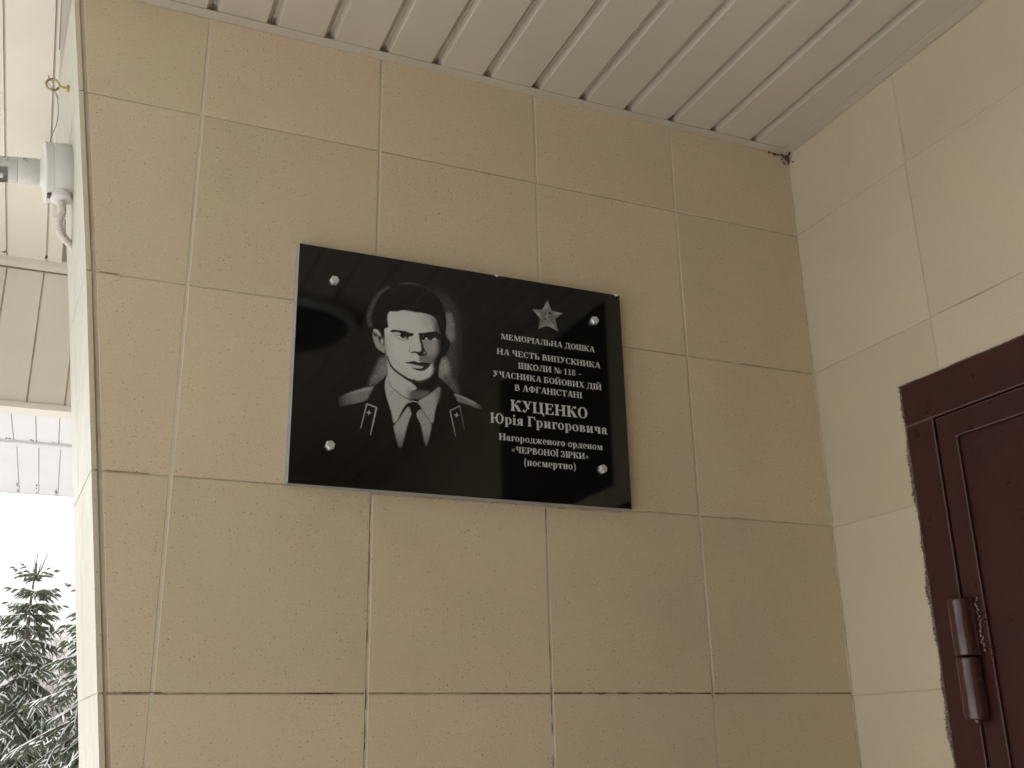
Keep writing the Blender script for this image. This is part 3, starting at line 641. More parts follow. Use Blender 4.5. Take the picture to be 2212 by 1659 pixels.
# ================= ceiling =================
ce = empty('ceiling', (-.7, -1.6, ZC), label='porch ceiling of cream metal strips with recessed gaps', kind='structure')
ZP = ZC+.0022; GX = [-1.2023-.0991*k for k in (2, 1)]+[-1.2023+.0991*k for k in range(12)]
PY0, PY1 = -3.2, -.003
def panel(x0, wd, closed=False):
    # one strip: raised flange (the gap), sloping lit lip, flat face, upright edge
    b = .0058; fl = .0150; dp = .0125
    prof = [(x0+.0098, ZP+dp), (x0+fl, ZP+dp), (x0+fl+b*.75, ZP+.0005), (x0+fl+b, ZP), (x0+wd-.0008, ZP), (x0+wd+.0004, ZP+.0006), (x0+wd+.0100, ZP+dp+.0004)]
    t_ = .0006; up = [(x, z+t_) if i not in (5, 6) else (x-.0002, z+t_) for i, (x, z) in enumerate(prof)]
    n = len(prof); sag = random.uniform(-.0004, .0004)
    vs = [(x, PY0, z+sag) for x, z in prof]+[(x, PY1, z+sag) for x, z in prof]
    fs = [(i, i+1, n+i+1, n+i) for i in range(n-1)]
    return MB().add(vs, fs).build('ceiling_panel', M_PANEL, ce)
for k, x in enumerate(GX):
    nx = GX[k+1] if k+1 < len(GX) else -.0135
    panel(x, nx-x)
MB().box(-1.43, -.002, PY0, PY1, ZP+.013, ZP+.03).build('ceiling_void', M_CEILD, ce)
tr = MB()
tr.prism([(-1.43, -.0012, ZC), (-.0012, -.0012, ZC), (-.0232, -.0232, ZC), (-1.43, -.0232, ZC)], (0, 0, .0016))
tr.box(-1.43, -.0012, -.0030, -.0012, ZC+.0017, ZC+.014)
tr.build('edge_trim', M_PANEL, ce)
tr = MB(); tr.prism([(-.0012, -.0016, ZC-.0001), (-.0012, -3.2, ZC-.0001), (-.0232, -3.2, ZC-.0001), (-.0232, -.0236, ZC-.0001)], (0, 0, .0016))
tr.build('edge_trim', M_PANEL, ce)
# roof over it
MB().box(-1.43, .3, -3.4, .27, ZC+.06, ZC+.3).build('roof_slab', M_CEILD, None, label='roof slab above the porch ceiling', kind='structure')
# round ceiling lamp, switched off, mirrored in the plaque
lp = empty('ceiling_lamp', (-.79, -1.29, ZC), label='round unlit ceiling lamp, seen only as an arc mirrored in the plaque', cat='ceiling lamp')
MB().lathe((-.79, -1.29, ZC+.002), (0, 0, -1), [(0, .19), (.02, .195), (.03, .19), (.032, .172)], 48).build('lamp_rim', M_PLAS, lp, smooth=40)
MB().lathe((-.79, -1.29, ZC-.0305), (0, 0, -1), [(0, .170), (.02, .150), (.034, .10), (.04, .03)], 48).build('lamp_glass', M_DGLASS, lp, smooth=60)
# dust and cobweb in the corner and at the strip ends
wb = MB(); rr = random.Random(3)
for _ in range(46):
    t_ = rr.random(); x = -.004-abs(rr.gauss(0, .010)); y = -.003-abs(rr.gauss(0, .006)); z = ZC-.002-abs(rr.gauss(0, .013))
    if rr.random() < .35: x = -.003-rr.random()*.055; y = -.003; z = ZC-.001-abs(rr.gauss(0, .002))
    r = rr.uniform(.0006, .0026); wb.lathe((x, y, z-r), (0, 0, 1), [(0, r*.3), (r, r), (2*r, r*.3)], 6)
tag(wb.build('cobweb', M_WEB, None), 'clot of dusty cobweb in the corner where both walls meet the ceiling', 'cobweb')['kind'] = 'stuff'
ds = MB()
for x in GX[2:]:
    for _ in range(5):
        r = rr.uniform(.0004, .0012); px_ = x+rr.uniform(.0005, .013); ds.lathe((px_, -.0245-rr.random()*.003, ZP+.0095), (0, 0, -1), [(0, r), (r*1.4, r*.9), (r*2, .0002)], 6)
ds.build('gap_dust', M_WEB, ce, kind='stuff')

# ================= outdoor soffits and eaves =================
def soffit(name, label, xs, prof, parent_mat, gap=.004):
    """strips across xs; prof: polyline (y, z) of the face; each strip has an upright edge into a narrow gap"""
    r = empty(name, (xs[0], prof[0][0], prof[0][1]), label=label, kind='structure')
    for a, b in zip(xs[:-1], xs[1:]):
        m_ = MB(); (y0, z0), (y1, z1) = prof; d = Vector((0, y1-y0, z1-z0)).normalized(); nrm = Vector((0, d.z, -d.y)); 
        if abs(d.z) > .8: nrm = Vector((0, -1, 0)) if d.z < 0 else Vector((0, -1, 0))
        dx = (0.0135*(y1-y0)) if abs(d.z) < .8 else .0
        cs = [(a+gap, -nrm*.005), (a+gap, Vector()), (b-.001, Vector()), (b, -nrm*.005)]
        vs = [Vector((x, y0, z0))+o_ for x, o_ in cs]+[Vector((x+dx, y1, z1))+o_ for x, o_ in cs]
        m_.add(vs, [(i, i+1, 5+i, 4+i) for i in range(3)]); m_.build('soffit_strip', parent_mat, r)
    bk = MB(); (y0, z0), (y1, z1) = prof
    o_ = Vector((0, 0, .0055)) if abs(y1-y0) > abs(z1-z0) else Vector((0, .0055, 0))
    vs = [Vector((x, y, z))+o_ for (y, z) in prof for x in (xs[0], xs[-1])]; vs += [v+o_*4 for v in vs]
    bk.add(vs, [(0,1,3,2),(4,5,7,6),(0,1,5,4),(2,3,7,6),(0,2,6,4),(1,3,7,5)]).build('backing', M_SOFFG, r)
    return r
M_SOFFG = plain('soffit_gap', (.52, .48, .39), .8)
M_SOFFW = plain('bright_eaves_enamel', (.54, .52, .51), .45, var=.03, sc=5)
def s1z(y): return .419-.176*(y-.363)
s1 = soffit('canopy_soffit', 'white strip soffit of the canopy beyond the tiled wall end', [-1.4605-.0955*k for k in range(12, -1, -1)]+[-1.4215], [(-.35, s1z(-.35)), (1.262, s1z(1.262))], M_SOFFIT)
MB().prism([(-1.4225, -.35, s1z(-.35)-.001), (-1.4225, .86, s1z(.86)-.001), (-1.436, .86, s1z(.86)-.001), (-1.436, -.35, s1z(-.35)-.001)], (0, 0, -.012)).build('edge_trim', M_SOFFIT, s1)
MB().box(-2.6, -1.2, 1.262, 1.298, .246, .268).build('edge_trim', M_SOFFIT, s1, bevel=.002)
s2 = soffit('canopy_beam', 'white strip clad face of the canopy beam over the yard', [-1.4415-.0905*k for k in range(12, -5, -1)], [(1.30, .243), (1.30, -.124)], M_SOFFIT)
MB().box(-2.6, -1.2, 1.292, 1.36, -.140, -.124).build('bottom_trim', M_SOFFIT, s2, bevel=.002)
MB().box(-2.55, -1.2, 1.312, 1.355, -.122, .40).build('beam_core', M_SOFFG, s2)
s3 = soffit('eaves_soffit', 'bright white strip soffit of the eaves beyond the canopy beam', [-1.387-.0935*k for k in range(12, -6, -1)], [(1.9, .365), (3.515, .365)], M_SOFFW)
MB().box(-2.6, -1.0, 3.515, 3.575, .352, .368).build('edge_trim', M_SOFFW, s3, bevel=.003)
s4 = soffit('eaves_overhang', 'outer run of white strips sloping down to the eaves edge against the sky', [-1.354-.0925*k for k in range(13, -5, -1)], [(3.576, .356), (4.385, .3155)], M_SOFFW, .0035)
MB().box(-2.6, -1.0, 4.385, 4.40, .3135, .42).build('gutter_edge', M_SOFFW, s4)
# grime at the strip ends
gr = MB()
for k in range(-3, 9):
    for (x, y, z, wd, dz) in ((-1.444-.0925*k, 4.37, .3155, .004, 1), (-1.4605-.0955*k+.013, 1.25, s1z(1.25), .010, 0), (-1.4795-.0935*k, 3.50, .364, .009, 0)):
        for _ in range(7 if dz else 4):
            r = rr.uniform(.002, .006) if dz else rr.uniform(.002, .005)
            gr.lathe((x+rr.uniform(-1, 1)*wd, y-(rr.random()**2*.28 if dz else rr.random()*.012), z+(.002 if not dz else .003+ .0)), (0, 0, -1), [(0, r), (r*.8, r*.6), (r, .0004)], 5)
gr.build('strip_end_grime', M_WEB, s4, kind='stuff')
# slabs that keep the sky off the soffits
rf = MB(); rf.prism([(-2.7, -.35, s1z(-.35)+.06), (-2.7, 1.30, s1z(1.3)+.06), (-2.7, 1.30, .62), (-2.7, -.35, .75)], (1.27, 0, 0)); rf.box(-2.7, -.9, 1.47, 4.38, .425, .52)
rf.build('canopy_roof', M_CEILD, None, label='roof deck of the canopy above the white soffits', kind='structure')

# ================= the memorial plaque =================
pl = empty('memorial_plaque', (-.735, 0, -.6065), label='polished black stone plaque with engraved portrait and white lettering on the tiled wall', cat='plaque')
PXL, PXR, PZT, PZB = -1.0285, -.4405, -.2098, -.6063
TWI = 1764; THI = 1190
def engraved_image():
    W, H = TWI, THI
    to_px = lambda x, z: ((x-PXL)/(PXR-PXL)*W, (PZT-z)/(PZT-PZB)*H)
    a = text_mask(LINES, W, H, to_px)*.86
    xs = PXL+(np.arange(W)+.5)/W*(PXR-PXL); zs = PZT-(np.arange(H)+.5)/H*(PZT-PZB)
    X, Z = np.meshgrid(xs, zs); d = np.stack([X-CC.x, np.full_like(X, -.02-CC.y), Z-CC.z], -1)
    R_ = np.array(RC); c = d@R_; u = 2048+4219.82*c[..., 0]/-c[..., 2]; v = 1536-4219.82*c[..., 1]/-c[..., 2]
    for cv, gain in ((portrait(), 1.0), (star_badge(), .9)):
        i = (u-cv.x0)*cv.sc-.5; j = (v-cv.y0)*cv.sc-.5; ok = (i > 0) & (j > 0) & (i < cv.W-2) & (j < cv.H-2)
        i = np.where(ok, i, 0); j = np.where(ok, j, 0); i0 = i.astype(int); j0 = j.astype(int); fi = i-i0; fj = j-j0
        A = cv.a; s_ = (A[j0, i0]*(1-fi)+A[j0, i0+1]*fi)*(1-fj)+(A[j0+1, i0]*(1-fi)+A[j0+1, i0+1]*fi)*fj
        a = np.maximum(a, np.where(ok, s_*gain, 0))
    rn = np.random.default_rng(9); a = np.clip(a*(1+.06*rn.standard_normal(a.shape)), 0, 1)
    im = bpy.data.images.new('engraving', W, H, alpha=False, float_buffer=False); im.colorspace_settings.name = 'Non-Color'
    px = np.ones((H, W, 4), np.float32); px[..., :3] = a[::-1, :, None]; im.pixels.foreach_set(px.ravel()); im.update(); im.pack(); return im
M_FACE, t, p = mat('polished_black_stone_engraved'); gg = N(t)
ti = t.nodes.new('ShaderNodeTexImage'); ti.image = engraved_image(); ti.extension = 'EXTEND'
uv = gg.n('UVMap'); uv.uv_map = 'UVMap'; t.links.new(uv.outputs[0], ti.inputs[0])
pos = gg.n('NewGeometry').outputs['Position']; sp = gg.ramp(gg.noise(pos, 900, 2, .8), .62, .8, 0, .012)
lum = ti.outputs['Color']
c = gg.mix(lum, (.0035, .0032, .003), (.56, .555, .52)); t.links.new(c, p.inputs['Base Color'])
t.links.new(gg.ramp(lum, 0, .35, .045, .75), p.inputs['Roughness']); p.inputs['IOR'].default_value = 1.52
slab = MB().box(PXL, PXR, -.0185, 0.0003, PZB, PZT).build('stone_slab', M_SAWN, pl)
me = bpy.data.meshes.new('engraved_face'); c_ = .0012
vs = [(PXL+c_, -.02, PZB+c_), (PXR-c_, -.02, PZB+c_), (PXR-c_, -.02, PZT-c_), (PXL+c_, -.02, PZT-c_), (PXL, -.0187, PZB), (PXR, -.0187, PZB), (PXR, -.0187, PZT), (PXL, -.0187, PZT)]
me.from_pydata(vs, [], [(0, 1, 2, 3), (4, 5, 1, 0), (5, 6, 2, 1), (7, 3, 2, 6), (4, 0, 3, 7)])
me.materials.append(M_FACE); me.materials.append(M_SAWN)
for k in (3, 4): me.polygons[k].material_index = 1
ul = me.uv_layers.new(name='UVMap')
for lo in me.loops:
    v = me.vertices[lo.vertex_index].co; ul.data[lo.index].uv = ((v.x-PXL)/(PXR-PXL), (v.z-PZB)/(PZT-PZB))
fo = bpy.data.objects.new('engraved_face', me); COL.objects.link(fo); fo.parent = pl; fo.matrix_parent_inverse = pl.matrix_world.inverted()
# chipped edge
for (x, wd) in ((-.6845, .009), (-.4495, .011)):
    MB().prism([(x-wd*.5, -.0201, PZT+.0003), (x-wd*.3, -.0201, PZT-.0022), (x+wd*.1, -.0201, PZT-.0036), (x+wd*.45, -.0201, PZT-.0018), (x+wd*.5, -.0201, PZT+.0003)], (0, .006, 0)).build('chipped_spot', M_CHIP, pl)
for x, z in ((-.9695, -.2685), (-.9665, -.5435), (-.4975, -.2695), (-.4955, -.5415)):
    m_ = MB(); a0 = random.uniform(0, 1.0); R6 = .0078
    P6 = lambda r, y, n=6, a=a0: [(x+r*math.cos(a+2*PI*k/n), y, z+r*math.sin(a+2*PI*k/n)) for k in range(n)]
    rings = [P6(R6, -.0202), P6(R6, -.0262), P6(R6*.86, -.0278), P6(R6*.78, -.0282)]
    vs = [q for r_ in rings for q in r_]; fs = [(i*6+k, i*6+(k+1) % 6, i*6+6+(k+1) % 6, i*6+6+k) for i in range(3) for k in range(6)]+[tuple(range(18, 24))]
    bo = MB().add(vs, fs).build('bolt', M_CHROME, pl)
gl = MB(); x = PXL+.03; rg = random.Random(5)
while x < PXR-.01:
    wd = rg.uniform(.006, .03)
    if rg.random() < .62:
        h = rg.uniform(.0008, .0030); n_ = max(3, int(wd/.003)); zt = PZB+.0005-.0004*rg.random()
        lowp = [(x+wd*k/n_, -.0005, zt-h*(.5+.8*rg.random())-.001) for k in range(n_+1)]
        gl.prism([(x, -.0005, zt)]+lowp+[(x+wd, -.0005, zt)], (0, .0008, 0))
    x += wd+rg.uniform(0, .02)
gl.build('glue_smear', M_GLUE, pl, kind='stuff')
sg = MB(); x = PXL+.02; pts = []
while x < PXR-.004: pts.append((x, -.0009, PZB-.0018-rg.random()*.0022)); x += .006
sg.prism([(PXR-.005, -.0009, PZB+.003), (PXL+.02, -.0009, PZB+.003)]+pts, (0, .0012, 0)).build('mortar_bed', plain('mortar', (.36, .28, .22), .85, var=.15, sc=120, bump=.4), pl)

# ================= the door =================
dr = empty('metal_door', (0, -.75, ZF), label='dark oxblood painted metal door with a stepped frame in the paler side wall', cat='door')
YL, ZL = -.2865, -.4765          # frame to leaf line
YB, ZB = -.3265, -.5180          # border to panel line
yR = DY1
def jamb(y0, y1, z0, z1, x0=-.0065, x1=.05): return MB().box(x0, x1, y0, y1, z0, z1)
jamb(YL+.0012, DY0-.003, ZF, ZL+.0009).build('door_frame_side', [M_DOOR, M_WORN_HI], dr, bevel=.0018, em=1)
jamb(yR-.003, yR+.06, ZF, DZ+.002).build('door_frame_side', [M_DOOR, M_WORN_HI], dr, bevel=.0018, em=1)
jamb(yR+.0602, DY0-.003, ZL+.0012, DZ+.002).build('door_frame_top', [M_DOOR, M_WORN_HI], dr, bevel=.0018, em=1)
lf = MB().box(.0050, .036, yR+.066, YL-.0012, ZF+.01, ZL-.0012).build('door_leaf', M_DOOR, dr, bevel=.0014)
# raised border strips around the sunk sheet
o1, o2, oz, i1, i2, iz = YL-.0010, yR+.0665, ZL-.0014, YB, yR+.105, ZB
MB().prism([(-.0022, o1, ZF+.012), (-.0022, o1, oz), (-.0022, o2, oz), (-.0022, o2, ZF+.012), (-.0022, i2, ZF+.012), (-.0022, i2, iz), (-.0022, i1, iz), (-.0022, i1, ZF+.012)], (.0068, 0, 0)).build('leaf_border', [M_DOOR, M_WORN_HI], lf, bevel=.0016, em=1)
MB().box(.0, .06, DY1-.002, DY0+.002, ZF-.01, ZF+.008).build('door_sill', M_DOOR, dr)
MB().box(.052, .06, DY1, DY0, ZF, DZ).build('door_rebate', M_DARK, dr)
# ragged paint smeared onto the tiles
rg = random.Random(11); m_ = MB(); z = DZ+.002; outer = []
while z > ZF: ph_ = .0042+.0026*math.sin(z*31)+.0018*math.sin(z*83+1); outer.append((DY0+.0035+max(.0003, ph_+rg.gauss(0, .0016)), z)); z -= rg.uniform(.0004, .0014)
vs = []; 
for y, z in outer: vs += [(-.0062+rg.uniform(-.0012, .0004), DY0-.0034+rg.uniform(-.0008, .0006), z), (-.0040+rg.uniform(-.0012, .0012), DY0+.0012+rg.uniform(-.001, .001), z), (-.0008, y, z)]
fs = [(3*i+j, 3*i+j+1, 3*i+j+4, 3*i+j+3) for i in range(len(outer)-1) for j in (0, 1)]
m_.add(vs, fs).build('paint_smear', M_EDGE, dr, fix=False)
outer = []; y = DY0+.008
while y > DY1: outer.append((y, DZ+.0026+max(.0002, .0012+.0009*math.sin(y*47)+rg.gauss(0, .0007)))); y -= rg.uniform(.0004, .0014)
vs = []
for y, z in outer: vs += [(-.0064, y, DZ+.0016), (-.0030+rg.uniform(-.0008, .0008), y, DZ+.0030), (-.0008, y, z+.001)]
MB().add(vs, [(3*i+j, 3*i+j+1, 3*i+j+4, 3*i+j+3) for i in range(len(outer)-1) for j in (0, 1)]).build('paint_smear', M_EDGE, dr, fix=False)
# hinge: two barrels, pin tip, weld bead
hg = empty('hinge', (-.016, -.2915, -.87)); hg.parent = dr; hg.matrix_parent_inverse = dr.matrix_world.inverted()
HX, HY, HR = -.0165, -.2925, .0182
def barrel(z0, z1, nm):
    n = 40; prof = [(0, HR-.0022), (.0016, HR-.0006), (.004, HR), (z1-z0-.004, HR), (z1-z0-.0016, HR-.0006), (z1-z0, HR-.0022)]
    MB().lathe((HX, HY, z0), (0, 0, 1), prof, n).build(nm, M_DOORG, hg, smooth=50)
barrel(-.8655, -.7775, 'hinge_barrel'); barrel(-.9600, -.8675, 'hinge_barrel')
MB().lathe((HX, HY, -.9675), (0, 0, 1), [(0, .004), (.003, .007), (.0075, .0075)], 16).build('hinge_pin', M_DOORG, hg, smooth=50)
wl = MB(); rg = random.Random(8)
for k in range(26):
    z = -.778-k*.0032; r = rg.uniform(.003, .0052); y = HY-.019-rg.uniform(0, .006); wl.lathe((-.001-r*.4, y, z-r), (0, .2, 1), [(0, r*.3), (r*.5, r*.85), (r, r), (r*1.5, r*.85), (r*2, r*.3)], 10)
for k in range(16):
    z = rg.uniform(-.868, -.79); r = rg.uniform(.0008, .0018); wl.lathe((-.0024, HY-.032-rg.random()*.012, z), (-1, 0, 0), [(0, r), (r, r*.5)], 6)
wl.box(-.012, .002, HY-.021, HY-.008, -.8650, -.778)
wl.build('weld_bead', M_DOORG, hg, smooth=60)
wl = MB(); wl.box(-.012, .000, HY+.004, HY+.016, -.958, -.869); wl.build('hinge_plate', M_DOORG, hg, bevel=.001)

# ================= eye bolt, wire, camera bracket =================
def on(y, z): return edge(z, y)
eb = empty('eye_bolt', (on(.123, .081), .123, .081), label='yellow zinc eye bolt in the wall end, above the white camera bracket', cat='eye bolt')
ex, ey, ez = on(.123, .077)+.004, .123, .077
hexn = MB(); 
vs = [(ex-d, ey+.0062*math.cos(k*PI/3), ez+.0062*math.sin(k*PI/3)) for d in (0, .0085) for k in range(6)]
hexn.add(vs, [tuple(range(6)), tuple(range(6, 12))]+[(k, (k+1) % 6, 6+(k+1) % 6, 6+k) for k in range(6)]).build('nut', M_BRASS, eb, bevel=.0006)
lr = .0098; lc = Vector((ex-.0305, ey-.001, ez+.0005)); path = [(ex-.008, ey, ez), (ex-.013, ey, ez), (ex-.0185, ey, ez+.0005)]
for k in range(21):
    a = .55-k*(2*PI-.75)/20*-1; path.append(lc+Vector((math.cos(a)*lr, (k/20-.5)*.004, math.sin(a)*lr)))
MB().tube(path, .00195, 10).build('bolt_loop', M_BRASS, eb, smooth=60)
wr = empty('steel_wire', (ex-.03, ey, ez), label='thin twisted steel wire hanging from the eye bolt down to the bracket', cat='wire')
W_ = lambda dx, dz, dy=0: (ex+dx, ey+dy, ez+dz)
MB().tube([W_(-.0395, .018), W_(-.036, .010, -.004), W_(-.030, .002, -.004), W_(-.026, -.008), W_(-.0215, -.020), W_(-.017, -.038), W_(-.0155, -.058), W_(-.0165, -.075), W_(-.0215, -.090, .01), W_(-.024, -.102, .02)], .0007, 5).build('long_strand', M_WIRE, wr, smooth=60)
MB().tube([W_(-.0385, .016), W_(-.038, .006, .003), W_(-.030, -.006, .002), W_(-.024, -.012), W_(-.0185, -.024)], .0006, 5).build('short_strand', M_WIRE, wr, smooth=60)
MB().tube([W_(-.0305, -.004, .002), W_(-.0285, -.009, -.003), W_(-.0245, -.009), W_(-.0265, -.005, .003), W_(-.0295, -.009, .002)], .0007, 5).build('wire_twist', M_WIRE, wr, smooth=60)

by, bz = .160, -.0625; bx = on(by, bz)+.001
mt = empty('camera_bracket', (bx, by, bz), label='white round camera mounting bracket with a horizontal arm on the wall end', cat='camera bracket')
MB().lathe((bx-.0008, by, bz), (-1, 0, 0), [(0, .0490), (.0025, .0500), (.0275, .0503), (.0285, .0495)], 64).build('mount_base', M_PLASG, mt, smooth=40)
MB().lathe((bx-.0296, by, bz), (-1, 0, 0), [(0, .0500), (.0112, .0506), (.0126, .0495), (.0130, .0440), (.0145, .0290), (.0180, .0222), (.0205, .0205)], 64).build('mount_cap', M_PLAS, mt, smooth=40)
MB().lathe((bx+.0006, by, bz), (-1, 0, 0), [(0, .0478), (.0012, .0478)], 48).build('base_gasket', M_DARK, mt)
arm = MB().lathe((bx-.0495, by, bz), (-1, 0, 0), [(0, .0212), (.0005, .0216), (.0325, .0216), (.033, .0212)], 48).build('arm', M_PLASG, mt, smooth=40)
# outer joint of the arm: a barrel with an open slot and a lever inside
a2 = MB(); n = 48; x0_, x1_ = bx-.0830, bx-.18; ang = [2*PI*k/n for k in range(n)]
rows = 14; vs = []; fs = []
for i in range(rows+1):
    x = x0_+(x1_-x0_)*i/rows
    for a in ang: vs.append((x, by+.0214*math.cos(a), bz+.0214*math.sin(a)))
for i in range(rows):
    for k in range(n):
        a = ang[k]; down = (a > PI*1.08 and a < PI*1.70)
        if down and 2 <= i <= 8: continue
        fs.append((i*n+k, i*n+(k+1) % n, (i+1)*n+(k+1) % n, (i+1)*n+k))
fs += [tuple(range(n)), tuple(rows*n+k for k in range(n))]
a2.add(vs, fs).build('arm_joint', M_PLASG, mt, smooth=40)
MB().tube([(bx-.104, by-.010, bz-.0165), (bx-.118, by-.011, bz-.0150), (bx-.135, by-.012, bz-.0175), (bx-.16, by-.012, bz-.018)], [.004, .0062, .007, .006], 12).build('joint_lever', M_PLAS, mt, smooth=60)
for dx in (-.0720, -.1010):
    s_ = MB().lathe((bx+dx, by-.0195-.0, bz+.0095), (0, -.905, .425), [(0, .0043), (.0016, .0043), (.0018, .0036), (.0009, .0034), (.0009, .0012)], 24).build('screw', M_CHROME, mt, smooth=40)
    MB().box(bx+dx-.0022, bx+dx+.0022, by-.0224, by-.0216, bz+.0101, bz+.0110).build('screw_slot', M_DARK, s_)
MB().box(bx-.0400, bx-.0305, by-.020, by-.008, bz-.052, bz-.040).build('latch', M_DARK, mt, bevel=.001)
TILT = Vector((-1, 0, 0)).rotation_difference(Vector((-1, -.05, -.1445))).to_matrix().to_4x4()
TM = Matrix.Translation((bx, by, bz)) @ TILT @ Matrix.Translation((-bx, -by, -bz))
cx, cy, cz = bx-.0185, by-.012, bz-.047
MB().lathe((cx, cy, cz+.006), (0, -.12, -1), [(0, .0120), (.003, .0165), (.0075, .0168), (.008, .0160), (.0092, .0160), (.0096, .0168), (.0150, .0160), (.0172, .0125)], 32).build('cable_gland', M_PLAS, mt, smooth=35)
cdt = MB(); path = []
ctrl = [Vector((cx, cy-.001, cz-.010)), Vector((cx+.0005, cy, cz-.030)), Vector((cx+.0095, cy+.006, cz-.044)), Vector((cx+.0150, cy+.022, cz-.060)), Vector((on(cy+.05, cz-.07)+.004, cy+.050, cz-.069))]
def cr(P, t):
    n = len(P)-1; i = min(int(t*n), n-1); u = t*n-i; a, b, c, d = P[max(i-1, 0)], P[i], P[i+1], P[min(i+2, n)]
    return .5*((2*b)+(c-a)*u+(2*a-5*b+4*c-d)*u*u+(3*b-a-3*c+d)*u**3)
ctrl = [TM@q if i < 2 else q for i, q in enumerate(ctrl)]; mt.matrix_world = TM @ mt.matrix_world
nn_ = 100; cdt.tube([cr(ctrl, k/nn_) for k in range(nn_+1)], [.0060+.0008*(1 if k % 4 < 2 else -.6) for k in range(nn_+1)], 20)
tag(cdt.build('cable_conduit', M_COND, None, smooth=80), 'short corrugated off-white conduit curving from the camera bracket into the wall', 'conduit')

# ================= yard: snow, spruces, bare trees =================
gsz = 60; n = 60; vs = []; 
for j in range(n+1):
    for i in range(n+1):
        x = -gsz+2*gsz*i/n; y = -gsz+2*gsz*j/n; vs.append((x*1.6, y*1.6, ZG+.12*math.sin(x*.7)*math.cos(y*.5)*min(1, (abs(x)+abs(y))/8)))
fs = [(j*(n+1)+i, j*(n+1)+i+1, (j+1)*(n+1)+i+1, (j+1)*(n+1)+i) for j in range(n) for i in range(n)]
M_SNOW = plain('snow', (.88, .88, .88), .7, var=.02, sc=3, bump=.3, dist=.01)
MB().add(vs, fs).build('snowy_ground', M_SNOW, None, smooth=180, label='snow covered ground of the yard behind the porch', kind='structure', fix=False)
def leaf_mat(name, a, b):
    m, t, p = mat(name); g = N(t); gm = g.n('NewGeometry').outputs['Position']
    c = g.mix(g.ramp(g.noise(gm, 6, 3), .35, .65), a, b); t.links.new(c, p.inputs['Base Color']); p.inputs['Roughness'].default_value = .65
    if name == 'spruce_needles':      # needles let some of the sky's light through
        tl = g.n('BsdfTranslucent'); t.links.new(c, tl.inputs['Color']); mx = g.n('MixShader', {0: .3, 1: p.outputs[0], 2: tl.outputs[0]}); t.links.new(mx.outputs[0], t.nodes['Material Output'].inputs[0])
    return m
M_NEED = leaf_mat('spruce_needles', (.11, .135, .07), (.17, .19, .11)); M_BARK = leaf_mat('spruce_bark', (.14, .095, .065), (.22, .16, .12))  # needle greens lightened to stand in for haze over the yard
M_TWIG = leaf_mat('bare_twigs', (.22, .17, .15), (.32, .26, .24))
def build_arr(name, V, F, m, parent=None):
    me = bpy.data.meshes.new(name); me.from_pydata(V, [], F); me.materials.append(m); me.update()
    o = bpy.data.objects.new(name, me); COL.objects.link(o)
    if parent: o.parent = parent; o.matrix_parent_inverse = parent.matrix_world.inverted()
    return o
